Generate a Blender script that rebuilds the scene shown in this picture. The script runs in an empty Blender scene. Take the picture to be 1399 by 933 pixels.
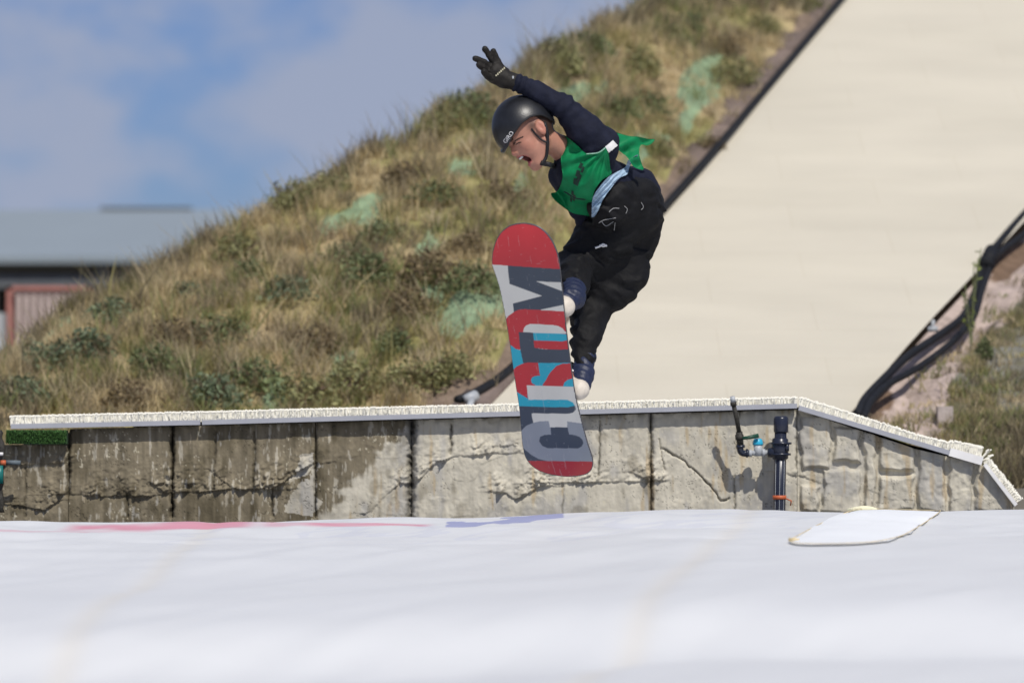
import bpy, math, random
import numpy as np
from mathutils import Vector
from mathutils.bvhtree import BVHTree
rng = np.random.default_rng(7); random.seed(7)
ZE = 3.2; FP = 6000.0; CX = 699.5; HY = 600.0
SUN = np.array([0.24, -0.62, 0.80]); SUN /= np.linalg.norm(SUN)
scene = bpy.context.scene; col = scene.collection

def W(px, py, Y):
    return np.array([(px-CX)/FP*Y, Y, ZE+(HY-py)/FP*Y])
def R(px, py, dy):            # a point about the rider, dy metres behind 20 m
    return W(px, py, 20+dy)
def s2l(c):
    c = np.asarray(c, float)/255.0
    return np.where(c <= .04045, c/12.92, ((c+.055)/1.055)**2.4)
def norm(v): v = np.asarray(v, float); return v/np.linalg.norm(v)

# ------------------------------------------------------------------ noise
def _h(ix, iy, iz, seed):
    n = (ix*374761393 + iy*668265263 + iz*2147483647*3 + seed*1274126177) & 0xffffffff
    n = ((n ^ (n >> 13))*1274126177) & 0xffffffff
    n = n ^ (n >> 16)
    return (n & 0xffff)/65535.0
def vnoise(p, seed=0):
    p = np.asarray(p, float); i = np.floor(p).astype(np.int64); f = p-i; f = f*f*(3-2*f)
    x, y, z = i[..., 0], i[..., 1], i[..., 2]; fx, fy, fz = f[..., 0], f[..., 1], f[..., 2]
    def L(a, b, t): return a+(b-a)*t
    c = lambda a, b, d: _h(x+a, y+b, z+d, seed)
    return L(L(L(c(0,0,0), c(1,0,0), fx), L(c(0,1,0), c(1,1,0), fx), fy),
             L(L(c(0,0,1), c(1,0,1), fx), L(c(0,1,1), c(1,1,1), fx), fy), fz)*2-1
def fbm(p, o=4, seed=0):
    p = np.asarray(p, float); s = 0; a = .5
    for k in range(o): s = s+a*vnoise(p*2**k+17.3*k, seed+k); a *= .5
    return s
def n2(x, y, o=4, seed=0): return fbm(np.stack([x, y, np.zeros_like(x)+.37], -1), o, seed)
def sst(a, b, x): t = np.clip((x-a)/(b-a), 0, 1); return t*t*(3-2*t)
def inpoly(x, y, poly):
    x = np.asarray(x, float); y = np.asarray(y, float); r = np.zeros(np.broadcast(x, y).shape, bool); n = len(poly)
    for i in range(n):
        x0, y0 = poly[i]; x1, y1 = poly[(i+1) % n]
        if y0 == y1: continue
        c = ((y0 > y) != (y1 > y)) & (x < (x1-x0)*(y-y0)/(y1-y0)+x0); r ^= c
    return r
def segdist(x, y, pts):
    d = np.full(np.shape(x), 1e9)
    for (a, b), (c, e) in zip(pts[:-1], pts[1:]):
        dx, dy = c-a, e-b; t = np.clip(((x-a)*dx+(y-b)*dy)/(dx*dx+dy*dy+1e-9), 0, 1)
        d = np.minimum(d, np.hypot(x-a-t*dx, y-b-t*dy))
    return d

# ------------------------------------------------------------------ objects
ORG = {}
def tag(o, label=None, cat=None, group=None, kind=None):
    if label: o['label'] = label
    if cat: o['category'] = cat
    if group: o['group'] = group
    if kind: o['kind'] = kind
    return o
def thing(name, loc, label, cat, group=None):
    o = bpy.data.objects.new(name, None); col.objects.link(o); o.empty_display_size = .1
    o.location = tuple(loc); ORG[o] = np.array(loc, float); return tag(o, label, cat, group)
def mk(name, V, F, m, parent=None, smooth=True, cols=None, loc=None):
    V = np.asarray(V, float).reshape(-1, 3)
    if parent is not None: org = ORG[parent]
    else: org = np.array(loc, float) if loc is not None else np.array([V[:, 0].mean(), V[:, 1].mean(), V[:, 2].min()])
    me = bpy.data.meshes.new(name)
    if isinstance(F, np.ndarray):
        me.vertices.add(len(V)); me.vertices.foreach_set('co', (V-org).astype(np.float32).ravel())
        k = F.shape[1]; me.loops.add(F.size); me.loops.foreach_set('vertex_index', F.astype(np.int32).ravel())
        me.polygons.add(len(F)); me.polygons.foreach_set('loop_start', np.arange(0, F.size, k, dtype=np.int32))
        me.update(calc_edges=True)
    else:
        me.from_pydata([tuple(v) for v in (V-org)], [], [tuple(int(i) for i in f) for f in F]); me.update()
    me.validate()
    if smooth: me.polygons.foreach_set('use_smooth', np.ones(len(me.polygons), bool))
    if cols is not None:
        c = np.ones((len(V), 4), np.float32); c[:, :3] = cols
        a = me.color_attributes.new('Col', 'FLOAT_COLOR', 'POINT'); a.data.foreach_set('color', c.ravel())
    me.materials.append(m)
    o = bpy.data.objects.new(name, me); col.objects.link(o)
    if parent is not None: o.parent = parent
    else: o.location = tuple(org)
    ORG[o] = org
    return o
class MB:
    def __init__(s): s.v = []; s.f = []; s.n = 0
    def add(s, V, F):
        V = np.asarray(V, float); s.v.append(V)
        s.f += [tuple(int(i)+s.n for i in f) for f in F]; s.n += len(V); return s
    def box(s, c, h, ax=None):
        ax = np.eye(3) if ax is None else np.array(ax); c = np.array(c, float)
        V = [c+ax[0]*h[0]*i+ax[1]*h[1]*j+ax[2]*h[2]*k for i in (-1, 1) for j in (-1, 1) for k in (-1, 1)]
        return s.add(V, [(0,1,3,2),(4,6,7,5),(0,4,5,1),(2,3,7,6),(0,2,6,4),(1,5,7,3)])
    def tube(s, pts, r, n=12, caps=True):
        pts = [np.array(p, float) for p in pts]; rr = r if hasattr(r, '__len__') else [r]*len(pts)
        V = []; up = None
        for i, p in enumerate(pts):
            d = norm(pts[min(i+1, len(pts)-1)]-pts[max(i-1, 0)]) if len(pts) > 1 else np.array([0, 0, 1.])
            if up is None: up = np.array([0, 1., 0]) if abs(d[1]) < .9 else np.array([1., 0, 0])
            a = norm(up-d*np.dot(up, d)); b = np.cross(d, a); up = a
            for k in range(n):
                t = 2*math.pi*k/n; V.append(p+(a*math.cos(t)+b*math.sin(t))*rr[i])
        F = [(i*n+k, i*n+(k+1) % n, (i+1)*n+(k+1) % n, (i+1)*n+k) for i in range(len(pts)-1) for k in range(n)]
        if caps: F += [tuple(range(n))[::-1], tuple((len(pts)-1)*n+k for k in range(n))]
        return s.add(V, F)
    def build(s, name, m, parent=None, smooth=True, **k): return mk(name, np.concatenate(s.v), s.f, m, parent, smooth, **k)
def smoothline(pts, n=40):
    pts = np.array(pts, float); t = np.linspace(0, len(pts)-1, n); out = []
    for q in t:
        i = min(int(q), len(pts)-2); f = q-i
        p0, p1, p2, p3 = pts[max(i-1, 0)], pts[i], pts[i+1], pts[min(i+2, len(pts)-1)]
        out.append(.5*((2*p1)+(-p0+p2)*f+(2*p0-5*p1+4*p2-p3)*f*f+(-p0+3*p1-3*p2+p3)*f**3))
    return np.array(out)
def gridF(nr, nc):
    i = np.arange(nr-1)[:, None]*nc+np.arange(nc-1)[None]; i = i.ravel()
    return np.stack([i, i+1, i+nc+1, i+nc], 1)

# ------------------------------------------------------------------ materials
def mat(name, c=(.5, .5, .5), rough=.7, spec=.4, attr=False, var=.12, vscale=6, bump=.0, bscale=60, stretch=(1, 1, 1), metal=0, sheen=0, coat=0, trans=0):
    m = bpy.data.materials.new(name); m.use_nodes = True; nt = m.node_tree; N = nt.nodes; L = nt.links
    b = N['Principled BSDF']; b.inputs['Roughness'].default_value = rough; b.inputs['Specular IOR Level'].default_value = spec
    b.inputs['Metallic'].default_value = metal; b.inputs['Sheen Weight'].default_value = sheen; b.inputs['Coat Weight'].default_value = coat
    b.inputs['Coat Roughness'].default_value = .15
    tc = N.new('ShaderNodeTexCoord'); mp = N.new('ShaderNodeMapping'); mp.inputs['Scale'].default_value = stretch
    L.new(tc.outputs['Object'], mp.inputs[0])
    nz = N.new('ShaderNodeTexNoise'); nz.inputs['Scale'].default_value = vscale; nz.inputs['Detail'].default_value = 5
    L.new(mp.outputs[0], nz.inputs['Vector'])
    mr = N.new('ShaderNodeMapRange'); mr.inputs[1].default_value = .3; mr.inputs[2].default_value = .7
    mr.inputs[3].default_value = 1-var; mr.inputs[4].default_value = 1+var; L.new(nz.outputs['Fac'], mr.inputs[0])
    mx = N.new('ShaderNodeMix'); mx.data_type = 'RGBA'; mx.blend_type = 'MULTIPLY'; mx.inputs[0].default_value = 1
    if attr:
        at = N.new('ShaderNodeAttribute'); at.attribute_name = 'Col'; L.new(at.outputs['Color'], mx.inputs[6])
    else: mx.inputs[6].default_value = (*c, 1)
    L.new(mr.outputs[0], mx.inputs[7]); L.new(mx.outputs[2], b.inputs['Base Color'])
    if bump:
        n3 = N.new('ShaderNodeTexNoise'); n3.inputs['Scale'].default_value = bscale; n3.inputs['Detail'].default_value = 4
        L.new(mp.outputs[0], n3.inputs['Vector'])
        bp = N.new('ShaderNodeBump'); bp.inputs['Strength'].default_value = 1; bp.inputs['Distance'].default_value = bump
        L.new(n3.outputs['Fac'], bp.inputs['Height']); L.new(bp.outputs[0], b.inputs['Normal'])
    if trans:
        tr = N.new('ShaderNodeBsdfTranslucent'); L.new(mx.outputs[2], tr.inputs[0])
        ms = N.new('ShaderNodeMixShader'); ms.inputs[0].default_value = trans
        L.new(b.outputs[0], ms.inputs[1]); L.new(tr.outputs[0], ms.inputs[2]); L.new(ms.outputs[0], N['Material Output'].inputs[0])
    return m
M_bag = mat('bag_fabric', attr=True, rough=.55, spec=.3, var=.015, vscale=3, bump=.002, bscale=5)
M_wall = mat('concrete', attr=True, rough=.85, spec=.25, var=.12, vscale=14, bump=.003, bscale=45)
M_core = mat('core_concrete', (.3, .28, .23), .9)
M_mat = mat('cream_matting', (.62, .575, .47), .8, .2, var=.05, vscale=.8, bump=.006, bscale=30, stretch=(1, 2.2, 1))
_nt = M_mat.node_tree; _b = _nt.nodes['Principled BSDF']; _src = _b.inputs['Base Color'].links[0].from_socket
_tc = _nt.nodes.new('ShaderNodeTexCoord'); _bk = _nt.nodes.new('ShaderNodeTexBrick'); _bk.inputs['Scale'].default_value = 1.0; _bk.inputs['Brick Width'].default_value = 1.3; _bk.inputs['Row Height'].default_value = .62
_bk.inputs['Mortar Size'].default_value = .006; _bk.inputs['Mortar Smooth'].default_value = .5; _bk.inputs['Color1'].default_value = (1, 1, 1, 1); _bk.inputs['Color2'].default_value = (.98, .98, .975, 1); _bk.inputs['Mortar'].default_value = (.94, .93, .91, 1)
_nt.links.new(_tc.outputs['Object'], _bk.inputs['Vector']); _m = _nt.nodes.new('ShaderNodeMix'); _m.data_type = 'RGBA'; _m.blend_type = 'MULTIPLY'; _m.inputs[0].default_value = 1
_nt.links.new(_src, _m.inputs[6]); _nt.links.new(_bk.outputs['Color'], _m.inputs[7]); _nt.links.new(_m.outputs[2], _b.inputs['Base Color'])
M_bris = mat('bristle_plastic', (.80, .775, .68), .5, .4, var=.08, vscale=20)
M_board = mat('edge_board', (.36, .37, .41), .55, var=.06, vscale=8)
M_hill = mat('hill_soil', attr=True, rough=.95, spec=.1, var=.25, vscale=10, bump=.02, bscale=25)
M_ground = mat('ground_dirt', (.16, .14, .10), .95, var=.3, vscale=1)
M_grass = mat('grass_blades', attr=True, rough=.7, spec=.2, var=.1, trans=.45)
M_leaf = mat('shrub_leaf', attr=True, rough=.6, spec=.3, var=.15, trans=.2)
M_stem = mat('woody_stem', (.13, .09, .06), .8)
M_black = mat('black_hose', (.010, .011, .014), .7, .25, var=.3, vscale=20)
M_roof = mat('metal_roof', (.26, .305, .335), .55, var=.03, vscale=.5)
M_dark = mat('dark_wall', (.085, .075, .07), .8)
M_post = mat('dark_post', (.13, .14, .15), .6)
M_red = mat('red_frame', (.40, .17, .14), .6)
M_pink = mat('pale_panel', (.60, .49, .45), .7)
M_skin = mat('skin', attr=True, rough=.5, spec=.4, var=.05, vscale=60)
M_navy = mat('navy_shirt', (.0105, .0125, .026), .8, .2, var=.2, vscale=25, bump=.002, bscale=90)
M_pants = mat('black_trousers', (.0065, .0065, .0075), .7, .22, var=.3, vscale=20, bump=.0025, bscale=60)
M_cuff = mat('navy_gaiter', (.014, .021, .055), .5, .45, bump=.003, bscale=60)
M_bib = mat('green_bib', (.0, .22, .075), .65, .3, var=.1, vscale=40, bump=.001, bscale=120, trans=.12)
M_bibtext = mat('bib_print', (.006, .03, .02), .7)
M_pale = mat('pale_blue_lining', (.38, .52, .66), .7, var=.25, vscale=60, stretch=(1, 1, 3), trans=.1)
M_white = mat('white_plastic', (.78, .77, .76), .5)
M_helm = mat('black_helmet', (.010, .011, .014), .38, .5, var=.25, vscale=30, bump=.0004, bscale=150)
M_strap = mat('black_strap', (.008, .008, .01), .6)
M_glove = mat('black_glove', (.013, .011, .009), .65, .3, var=.3, vscale=40, bump=.002, bscale=90)
M_boot = mat('boot_shell', (.62, .56, .48), .5, var=.1, vscale=40)
M_deck = mat('board_deck', (.03, .03, .035), .5)
M_gfx = mat('board_base', attr=True, rough=.3, spec=.4, var=.03, vscale=5)
M_pipe = mat('black_pipe', (.016, .020, .038), .3, .5, var=.1)
M_rust = mat('rusty_iron', (.035, .032, .026), .6, var=.5, vscale=80, bump=.002, bscale=200)
M_grey = mat('grey_pvc', (.40, .42, .44), .4)
M_blue = mat('blue_cap', (.03, .38, .58), .35)
M_green = mat('green_handle', (.010, .06, .035), .4)
M_orange = mat('orange_tape', (.55, .13, .05), .5)
M_teal = mat('teal_plastic', (.01, .16, .15), .4)
M_turf = mat('turf', attr=True, rough=.8, spec=.1)
M_yel = mat('yellow_trim', (.72, .58, .32), .5, var=.4, vscale=12)
M_patch = mat('white_patch', (.88, .90, .91), .5, var=.01)
M_stone = mat('pale_concrete', (.44, .38, .35), .9, bump=.01, bscale=20)

# ------------------------------------------------------------------ camera, light, sky
cd = bpy.data.cameras.new('camera'); cam = bpy.data.objects.new('camera', cd); col.objects.link(cam); scene.camera = cam
cam.location = (0, 0, ZE); cam.rotation_euler = (math.radians(90), 0, 0)
cd.sensor_width = 36; cd.lens = FP/1399*36; cd.shift_y = (HY-466.5)/1399; cd.clip_end = 3000; cd.clip_start = .5
cd.dof.use_dof = True; cd.dof.focus_distance = 20.8; cd.dof.aperture_fstop = 2.1; cd.dof.aperture_blades = 7
sd = bpy.data.lights.new('sun', 'SUN'); so = bpy.data.objects.new('sun', sd); col.objects.link(so)
sd.energy = 3.5; sd.angle = math.radians(.53); sd.color = (1, .95, .87)
so.rotation_euler = Vector(tuple(SUN)).to_track_quat('Z', 'Y').to_euler(); so.location = (5, -5, 20)
wd = bpy.data.worlds.new('World'); scene.world = wd; wd.use_nodes = True
nt = wd.node_tree; N = nt.nodes; L = nt.links; bg = N['Background']; bg.inputs[1].default_value = .10
sk = N.new('ShaderNodeTexSky'); sk.sky_type = 'NISHITA'; sk.sun_disc = False
sk.sun_elevation = math.asin(SUN[2]); sk.sun_rotation = math.atan2(SUN[0], SUN[1]); sk.altitude = 300; sk.dust_density = .6; sk.ozone_density = 2.5
tc = N.new('ShaderNodeTexCoord'); mp = N.new('ShaderNodeMapping'); mp.inputs['Scale'].default_value = (1, 1, 1.5); mp.inputs['Location'].default_value = (.62, .2, .11)
L.new(tc.outputs['Generated'], mp.inputs[0])
cn = N.new('ShaderNodeTexNoise'); cn.inputs['Scale'].default_value = 24; cn.inputs['Detail'].default_value = 6; cn.inputs['Roughness'].default_value = .5
L.new(mp.outputs[0], cn.inputs['Vector'])
cr = N.new('ShaderNodeMapRange'); cr.inputs[1].default_value = .34; cr.inputs[2].default_value = .58; cr.interpolation_type = 'SMOOTHSTEP'
L.new(cn.outputs['Fac'], cr.inputs[0])
tint = N.new('ShaderNodeMix'); tint.data_type = 'RGBA'; tint.blend_type = 'MULTIPLY'; tint.inputs[0].default_value = 1; tint.inputs[7].default_value = (.38, .46, .72, 1)
L.new(sk.outputs[0], tint.inputs[6])
mxs = N.new('ShaderNodeMix'); mxs.data_type = 'RGBA'; mxs.inputs[7].default_value = (3.55, 3.95, 5.15, 1)
mc = N.new('ShaderNodeMath'); mc.operation = 'MULTIPLY'; mc.inputs[1].default_value = .85; L.new(cr.outputs[0], mc.inputs[0])
L.new(mc.outputs[0], mxs.inputs[0]); L.new(tint.outputs[2], mxs.inputs[6]); L.new(mxs.outputs[2], bg.inputs[0])
scene.view_settings.view_transform = 'Standard'; scene.view_settings.look = 'None'; scene.view_settings.exposure = 0; scene.view_settings.gamma = 1
scene.render.resolution_x = 1024; scene.render.resolution_y = 682

# ------------------------------------------------------------------ ground + terrace
g = mk('ground', [(-1500, -300, 0), (1500, -300, 0), (1500, 2500, 0), (-1500, 2500, 0)], [(0, 1, 2, 3)], M_ground, loc=(0, 0, 0), smooth=False); tag(g, kind='structure')
t_ = MB().box((-22, 85, 2.0), (20, 45, 2.0)); tag(t_.build('terrace', M_ground, smooth=False), kind='structure')

# ------------------------------------------------------------------ grassy bank left of the in-run
RIDGE = np.array([W(*p) for p in [(-500, 640, 27.5), (-300, 560, 28), (0, 498, 28), (180, 393, 28.4), (320, 320, 28.8), (460, 240, 29.5), (640, 146, 30.3), (740, 84, 31.5), (850, 26, 34), (1000, -75, 37.5), (1130, -170, 41), (1250, -260, 45)]])
LOWER = np.array([W(*p) for p in [(-500, 660, 25), (-300, 650, 25), (-50, 640, 25), (150, 630, 25.3), (330, 620, 25.6), (500, 605, 26), (655, 560, 26.2), (760, 447, 28), (905, 285, 31), (1050, 118, 34.3), (1190, -50, 38), (1330, -205, 42)]])
def lerpa(A, s):
    s = np.clip(s, 0, 1)*(len(A)-1); i = np.minimum(s.astype(int), len(A)-2); f = (s-i)[..., None]
    return A[i]*(1-f)+A[i+1]*f
def hillP(s, t):
    Lw = lerpa(LOWER, s); Rg = lerpa(RIDGE, s); P = Lw+(Rg-Lw)*np.minimum(t, 1)[..., None]
    bulge = np.sin(np.clip(t, 0, 1)*math.pi)*.10
    P[..., 2] += bulge; o = np.maximum(t-1, 0)
    P[..., 1] += o*6; P[..., 2] -= o*o*3+o*.6
    u = np.maximum(-t, 0); P[..., 1] -= u*.4*(s < .5); P[..., 2] -= u*3
    ns = fbm(np.stack([P[..., 0]*2.2, P[..., 1]*2.2, P[..., 2]*2.2], -1), 4, 3)
    P[..., 2] += ns*.16*sst(0, .12, t)
    return P
GREEN = [[(428, 325), (470, 290), (522, 262), (528, 300), (480, 318)], [(745, 130), (790, 104), (830, 98), (822, 120), (775, 148)],
         [(925, 160), (930, 110), (968, 70), (985, 92), (960, 150), (935, 190)], [(585, 440), (640, 395), (690, 378), (690, 440), (640, 455)],
         [(560, 395), (600, 380), (620, 410), (585, 425)], [(600, 235), (640, 210), (665, 215), (625, 250)], [(366, 520), (392, 515), (395, 556), (360, 560)],
         [(840, 215), (900, 170), (925, 185), (880, 225), (845, 240)], [(505, 285), (530, 275), (525, 330), (500, 310)], [(450, 480), (485, 470), (480, 505), (450, 510)], [(60, 430), (110, 415), (100, 450), (60, 455)], [(690, 250), (720, 238), (735, 262), (700, 290)], [(0, 470), (50, 450), (60, 480), (10, 500)], [(560, 330), (590, 318), (600, 345), (570, 355)]]
def topx(P): return CX+P[..., 0]/P[..., 1]*FP, HY-(P[..., 2]-ZE)/P[..., 1]*FP
def greenmask(P):
    x, y = topx(P); x = x+n2(P[..., 0]*5, P[..., 2]*5, 2, 5)*26; y = y+n2(P[..., 0]*5, P[..., 2]*5, 2, 9)*26
    g = np.zeros(x.shape, bool)
    for q in GREEN: g |= inpoly(x, y, q)
    return g
ns_, nt_ = 420, 230
S, T = np.meshgrid(np.linspace(0, 1, ns_), np.concatenate([np.linspace(-1, 0, 6)[:-1], np.linspace(0, 1, 150), np.linspace(1, 2.2, nt_-155+1)[1:]]))
P = hillP(S, T); gm = greenmask(P)
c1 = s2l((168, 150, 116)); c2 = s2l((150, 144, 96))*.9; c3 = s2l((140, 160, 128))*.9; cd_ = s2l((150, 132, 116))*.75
k = sst(-.15, .2, n2(P[..., 0]*1.6, P[..., 2]*3+P[..., 1], 4, 21))[..., None]
C = c1*(1-k)+c2*k; C = np.where(gm[..., None], c3, C)
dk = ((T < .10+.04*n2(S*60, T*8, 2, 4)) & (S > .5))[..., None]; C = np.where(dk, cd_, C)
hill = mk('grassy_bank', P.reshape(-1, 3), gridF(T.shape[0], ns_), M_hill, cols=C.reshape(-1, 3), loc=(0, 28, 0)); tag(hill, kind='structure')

# ------------------------------------------------------------------ blades
def blades(base, h, w, lean, cols, curve=.35):
    n = len(base); az = rng.uniform(0, 2*math.pi, n); az2 = rng.uniform(0, 2*math.pi, n)
    d = np.stack([np.cos(az), np.sin(az), np.zeros(n)], 1); ld = np.stack([np.cos(az2), np.sin(az2), np.zeros(n)], 1)
    up = np.array([0, 0, 1.]); V = []; 
    for q, ww in ((0, 1), (.5, .8), (1, .12)):
        c = base+up*(h*q)[:, None]+ld*(lean*h*(q*(1-curve)+q*q*curve*2))[:, None]
        V += [c-d*(w*ww/2)[:, None], c+d*(w*ww/2)[:, None]]
    V = np.stack(V, 1).reshape(-1, 3); o = np.arange(n)[:, None]*6
    F = np.concatenate([o+np.array([[0, 1, 3, 2]]), o+np.array([[2, 3, 5, 4]])]); return V, F, np.repeat(cols, 6, 0)
def scatter_bank(fn, nt, per, smin, smax, tmin, tmax, hr, seedc, skip=None):
    s = rng.uniform(smin, smax, nt); t = rng.uniform(tmin, tmax, nt); Pb = fn(s, t)
    gmk = skip(Pb, s, t) if skip else np.zeros(nt, bool); keep = ~gmk | (rng.random(nt) < .16); s, t, Pb = s[keep], t[keep], Pb[keep]
    nt = len(s); typ = 1.5*n2(Pb[:, 0]*.9, Pb[:, 1]*.5+Pb[:, 2]*1.8, 3, seedc)+rng.normal(0, .12, nt)
    pal = s2l([(200, 184, 146), (172, 158, 130), (164, 156, 108), (136, 142, 94), (134, 124, 102), (210, 196, 162), (154, 142, 118)])  # grass tones paled and greyed in place of haze
    idx = np.clip(np.digitize(typ, [-.18, -.02, .12, .26]), 0, 4); idx = np.where(rng.random(nt) < .35, rng.integers(0, 7, nt), idx)
    b = np.repeat(Pb, per, 0)+rng.normal(0, 1, (nt*per, 3))*np.array([.035, .035, .0]); b[:, 2] -= .01
    hh = np.repeat(rng.uniform(*hr, nt)*(1+.35*np.clip(typ, -.5, .5)), per)*rng.uniform(.45, 1.1, nt*per)
    c = np.repeat(pal[idx], per, 0)*rng.uniform(.7, 1.15, (nt*per, 1))
    return blades(b, hh, rng.uniform(.004, .011, nt*per), rng.uniform(.05, .75, nt*per), c*1.18)
def build_stuff(name, lst, m, **k):
    V = []; F = []; Cc = []; o = 0
    for a, b, c in lst: V.append(a); F.append(b+o); Cc.append(c); o += len(a)
    return mk(name, np.concatenate(V), np.concatenate(F), m, None, False, cols=np.concatenate(Cc), **k)
def skipL(P, s, t): return greenmask(P) | ((t < .13) & (s > .5))
A = scatter_bank(hillP, 4600, 26, .08, .93, -.02, 1.12, (.06, .19), 31, skipL)
B = scatter_bank(hillP, 900, 14, .08, .93, .93, 1.06, (.07, .18), 33)
Bb = scatter_bank(hillP, 650, 8, .08, .93, .2, 1.03, (.2, .33), 35, skipL)
gr = build_stuff('dry_grass', [A, B, Bb], M_grass, loc=(0, 28, 0))
tag(gr, 'tan and olive dry grass covering the bank left of the in-run', 'grass', kind='stuff')

# ------------------------------------------------------------------ shrubs
def leafmesh(n, rx, rz, leaf, pal):
    u = rng.normal(0, 1, (n, 3)); u /= np.linalg.norm(u, axis=1)[:, None]; u[:, 2] = np.abs(u[:, 2])
    rad = rng.uniform(.35, 1, n)**.6; lump = 1+.35*fbm(u*2.3+rng.uniform(0, 50), 2, 1)
    c = u*(rad*lump)[:, None]*np.array([rx, rx, rz])
    a = rng.normal(0, 1, (n, 3)); a /= np.linalg.norm(a, axis=1)[:, None]; b = np.cross(a, rng.normal(0, 1, (n, 3))); b /= np.linalg.norm(b, axis=1)[:, None]
    l = leaf*rng.uniform(.6, 1.3, n)[:, None]
    V = np.stack([c-a*l, c+b*l*.4, c+a*l, c-b*l*.4], 1).reshape(-1, 3)
    F = np.arange(n*4).reshape(n, 4); cc = pal[rng.integers(0, len(pal), n)]*rng.uniform(.6, 1.2, (n, 1))
    return V, F, np.repeat(cc, 4, 0)
GP = [s2l([(116, 126, 86), (128, 136, 94), (104, 114, 78)]), s2l([(142, 142, 98), (154, 152, 104), (130, 130, 90)]), s2l([(116, 130, 100), (130, 142, 112), (104, 116, 90)]), s2l([(128, 112, 84), (142, 126, 96), (108, 96, 72)])]
def make_shrub(name, kind, loc, label, cat, group):
    t = thing(name, loc, label, cat, group)
    V, F, Cc = leafmesh(620, .20, .20, .020, GP[kind]); mk('foliage', V+np.array(loc), F, M_leaf, t, False, cols=Cc)
    b = MB()
    for q in range(7):
        a = rng.uniform(0, 6.28); e = np.array([math.cos(a)*.13, math.sin(a)*.13, .15]); b.tube([np.array(loc), np.array(loc)+e*.5+np.array([0, 0, .03]), np.array(loc)+e], [.006, .004, .002], 5)
    b.build('stem', M_stem, t)
    return t
def copytree(o, loc, sc, rz):
    c = o.copy(); col.objects.link(c); c.location = tuple(loc); c.scale = sc; c.rotation_euler = (0, 0, rz)
    for ch in o.children:
        d = ch.copy(); col.objects.link(d); d.parent = c
    return c
SH = ['low dark green leafy shrub on the grassy bank', 'low yellowish olive shrub on the grassy bank', 'low grey green shrub on the grassy bank', 'dried brown shrub on the grassy bank']
protos = []
spots = [(155, 430, 2, 1.3), (215, 500, 0, 1.1), (255, 395, 2, .9), (300, 450, 0, 1.2), (330, 345, 1, 1.1), (345, 375, 0, 1.0), (395, 395, 2, 1.2), (430, 470, 3, 1.0), (470, 345, 0, 1.1), (520, 320, 0, 1.0), (500, 375, 0, 1.2), (560, 420, 3, 1.2),
         (590, 375, 3, 1.3), (650, 385, 0, 1.2), (600, 260, 0, 1.3), (560, 240, 3, 1.1), (530, 190, 1, 1.2), (600, 165, 1, 1.2), (640, 150, 0, 1.2), (840, 145, 0, 1.4), (880, 140, 0, 1.2), (870, 90, 1, 1.3), (800, 60, 0, 1.3), (760, 85, 1, 1.3),
         (920, 50, 1, 1.2), (1000, 100, 1, 1.3), (990, 60, 3, 1.1), (450, 250, 1, 1.1), (400, 270, 1, 1.0), (250, 320, 1, 1.0), (240, 460, 3, 1.2), (120, 480, 2, 1.4), (60, 490, 2, 1.3), (350, 520, 0, 1.2), (290, 540, 2, 1.2), (480, 520, 1, 1.2), (570, 520, 1, 1.2),
         (540, 470, 0, .9), (620, 500, 1, 1.1), (700, 180, 3, 1.2), (680, 260, 3, 1.2), (640, 330, 3, 1.1), (900, 200, 1, .9), (940, 30, 0, 1.1), (30, 540, 2, 1.3), (180, 545, 3, 1.3), (420, 545, 1, 1.2), (970, 190, 3, .8), (1040, 30, 1, 1.1)]
bvh_hill = BVHTree.FromPolygons([Vector(v) for v in P.reshape(-1, 3)], [tuple(int(i) for i in f) for f in gridF(T.shape[0], ns_)])
def cast(bvh, px, py, org=None):
    d = Vector(((px-CX)/FP, 1, (HY-py)/FP)).normalized(); r = bvh.ray_cast(Vector((0, 0, ZE)), d); return r[0], r[1]
for (x, y, kd, sc) in spots:
    h, _ = cast(bvh_hill, x, y+12)
    if h is None: continue
    loc = np.array(h)-np.array([0, 0, .02]); f = sc*rng.uniform(.7, 1.0)
    while len(protos) <= kd: protos.append(None)
    if protos[kd] is None: protos[kd] = make_shrub('shrub', kd, loc, SH[kd], 'shrub', ['dark green', 'olive', 'grey green', 'brown'][kd]+' shrubs on the bank')
    else: copytree(protos[kd], loc, (f, f, f*rng.uniform(.7, 1.1)), rng.uniform(0, 6.28))

# ------------------------------------------------------------------ in-run and right bank
BL = [(655, 570, 25.6), (668, 556, 26.2), (770, 447, 28), (915, 285, 31), (1060, 112, 34.3), (1195, -50, 38), (1340, -210, 42), (1480, -360, 47)]
CR = [(1150, 574, 25.6), (1168, 558, 26.2), (1258, 452, 28), (1415, 285, 31), (1565, 112, 34.3), (1700, -50, 38), (1850, -210, 42), (2000, -360, 47)]
Lb = smoothline([W(*p) for p in BL], 120); Rb = smoothline([W(*p) for p in CR], 120)
q = np.linspace(0, 1, 30); G = Lb[:, None]*(1-q[None, :, None])+Rb[:, None]*q[None, :, None]
G[..., 2] += .004*n2(G[..., 0]*2, G[..., 1]*2, 3, 8)
inr = mk('in_run_slope', G.reshape(-1, 3), gridF(120, 30), M_mat, loc=(0, 28, 0)); tag(inr, kind='structure')
CR2 = smoothline([W(x+2, y+10, Y) for x, y, Y in CR], 80)
DR = smoothline([W(*p) for p in [(1400, 660, 25.2), (1480, 620, 25.6), (1600, 520, 27), (1720, 400, 29.5), (1840, 200, 33), (1960, 20, 37), (2100, -150, 41), (2250, -300, 46)]], 80)
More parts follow.
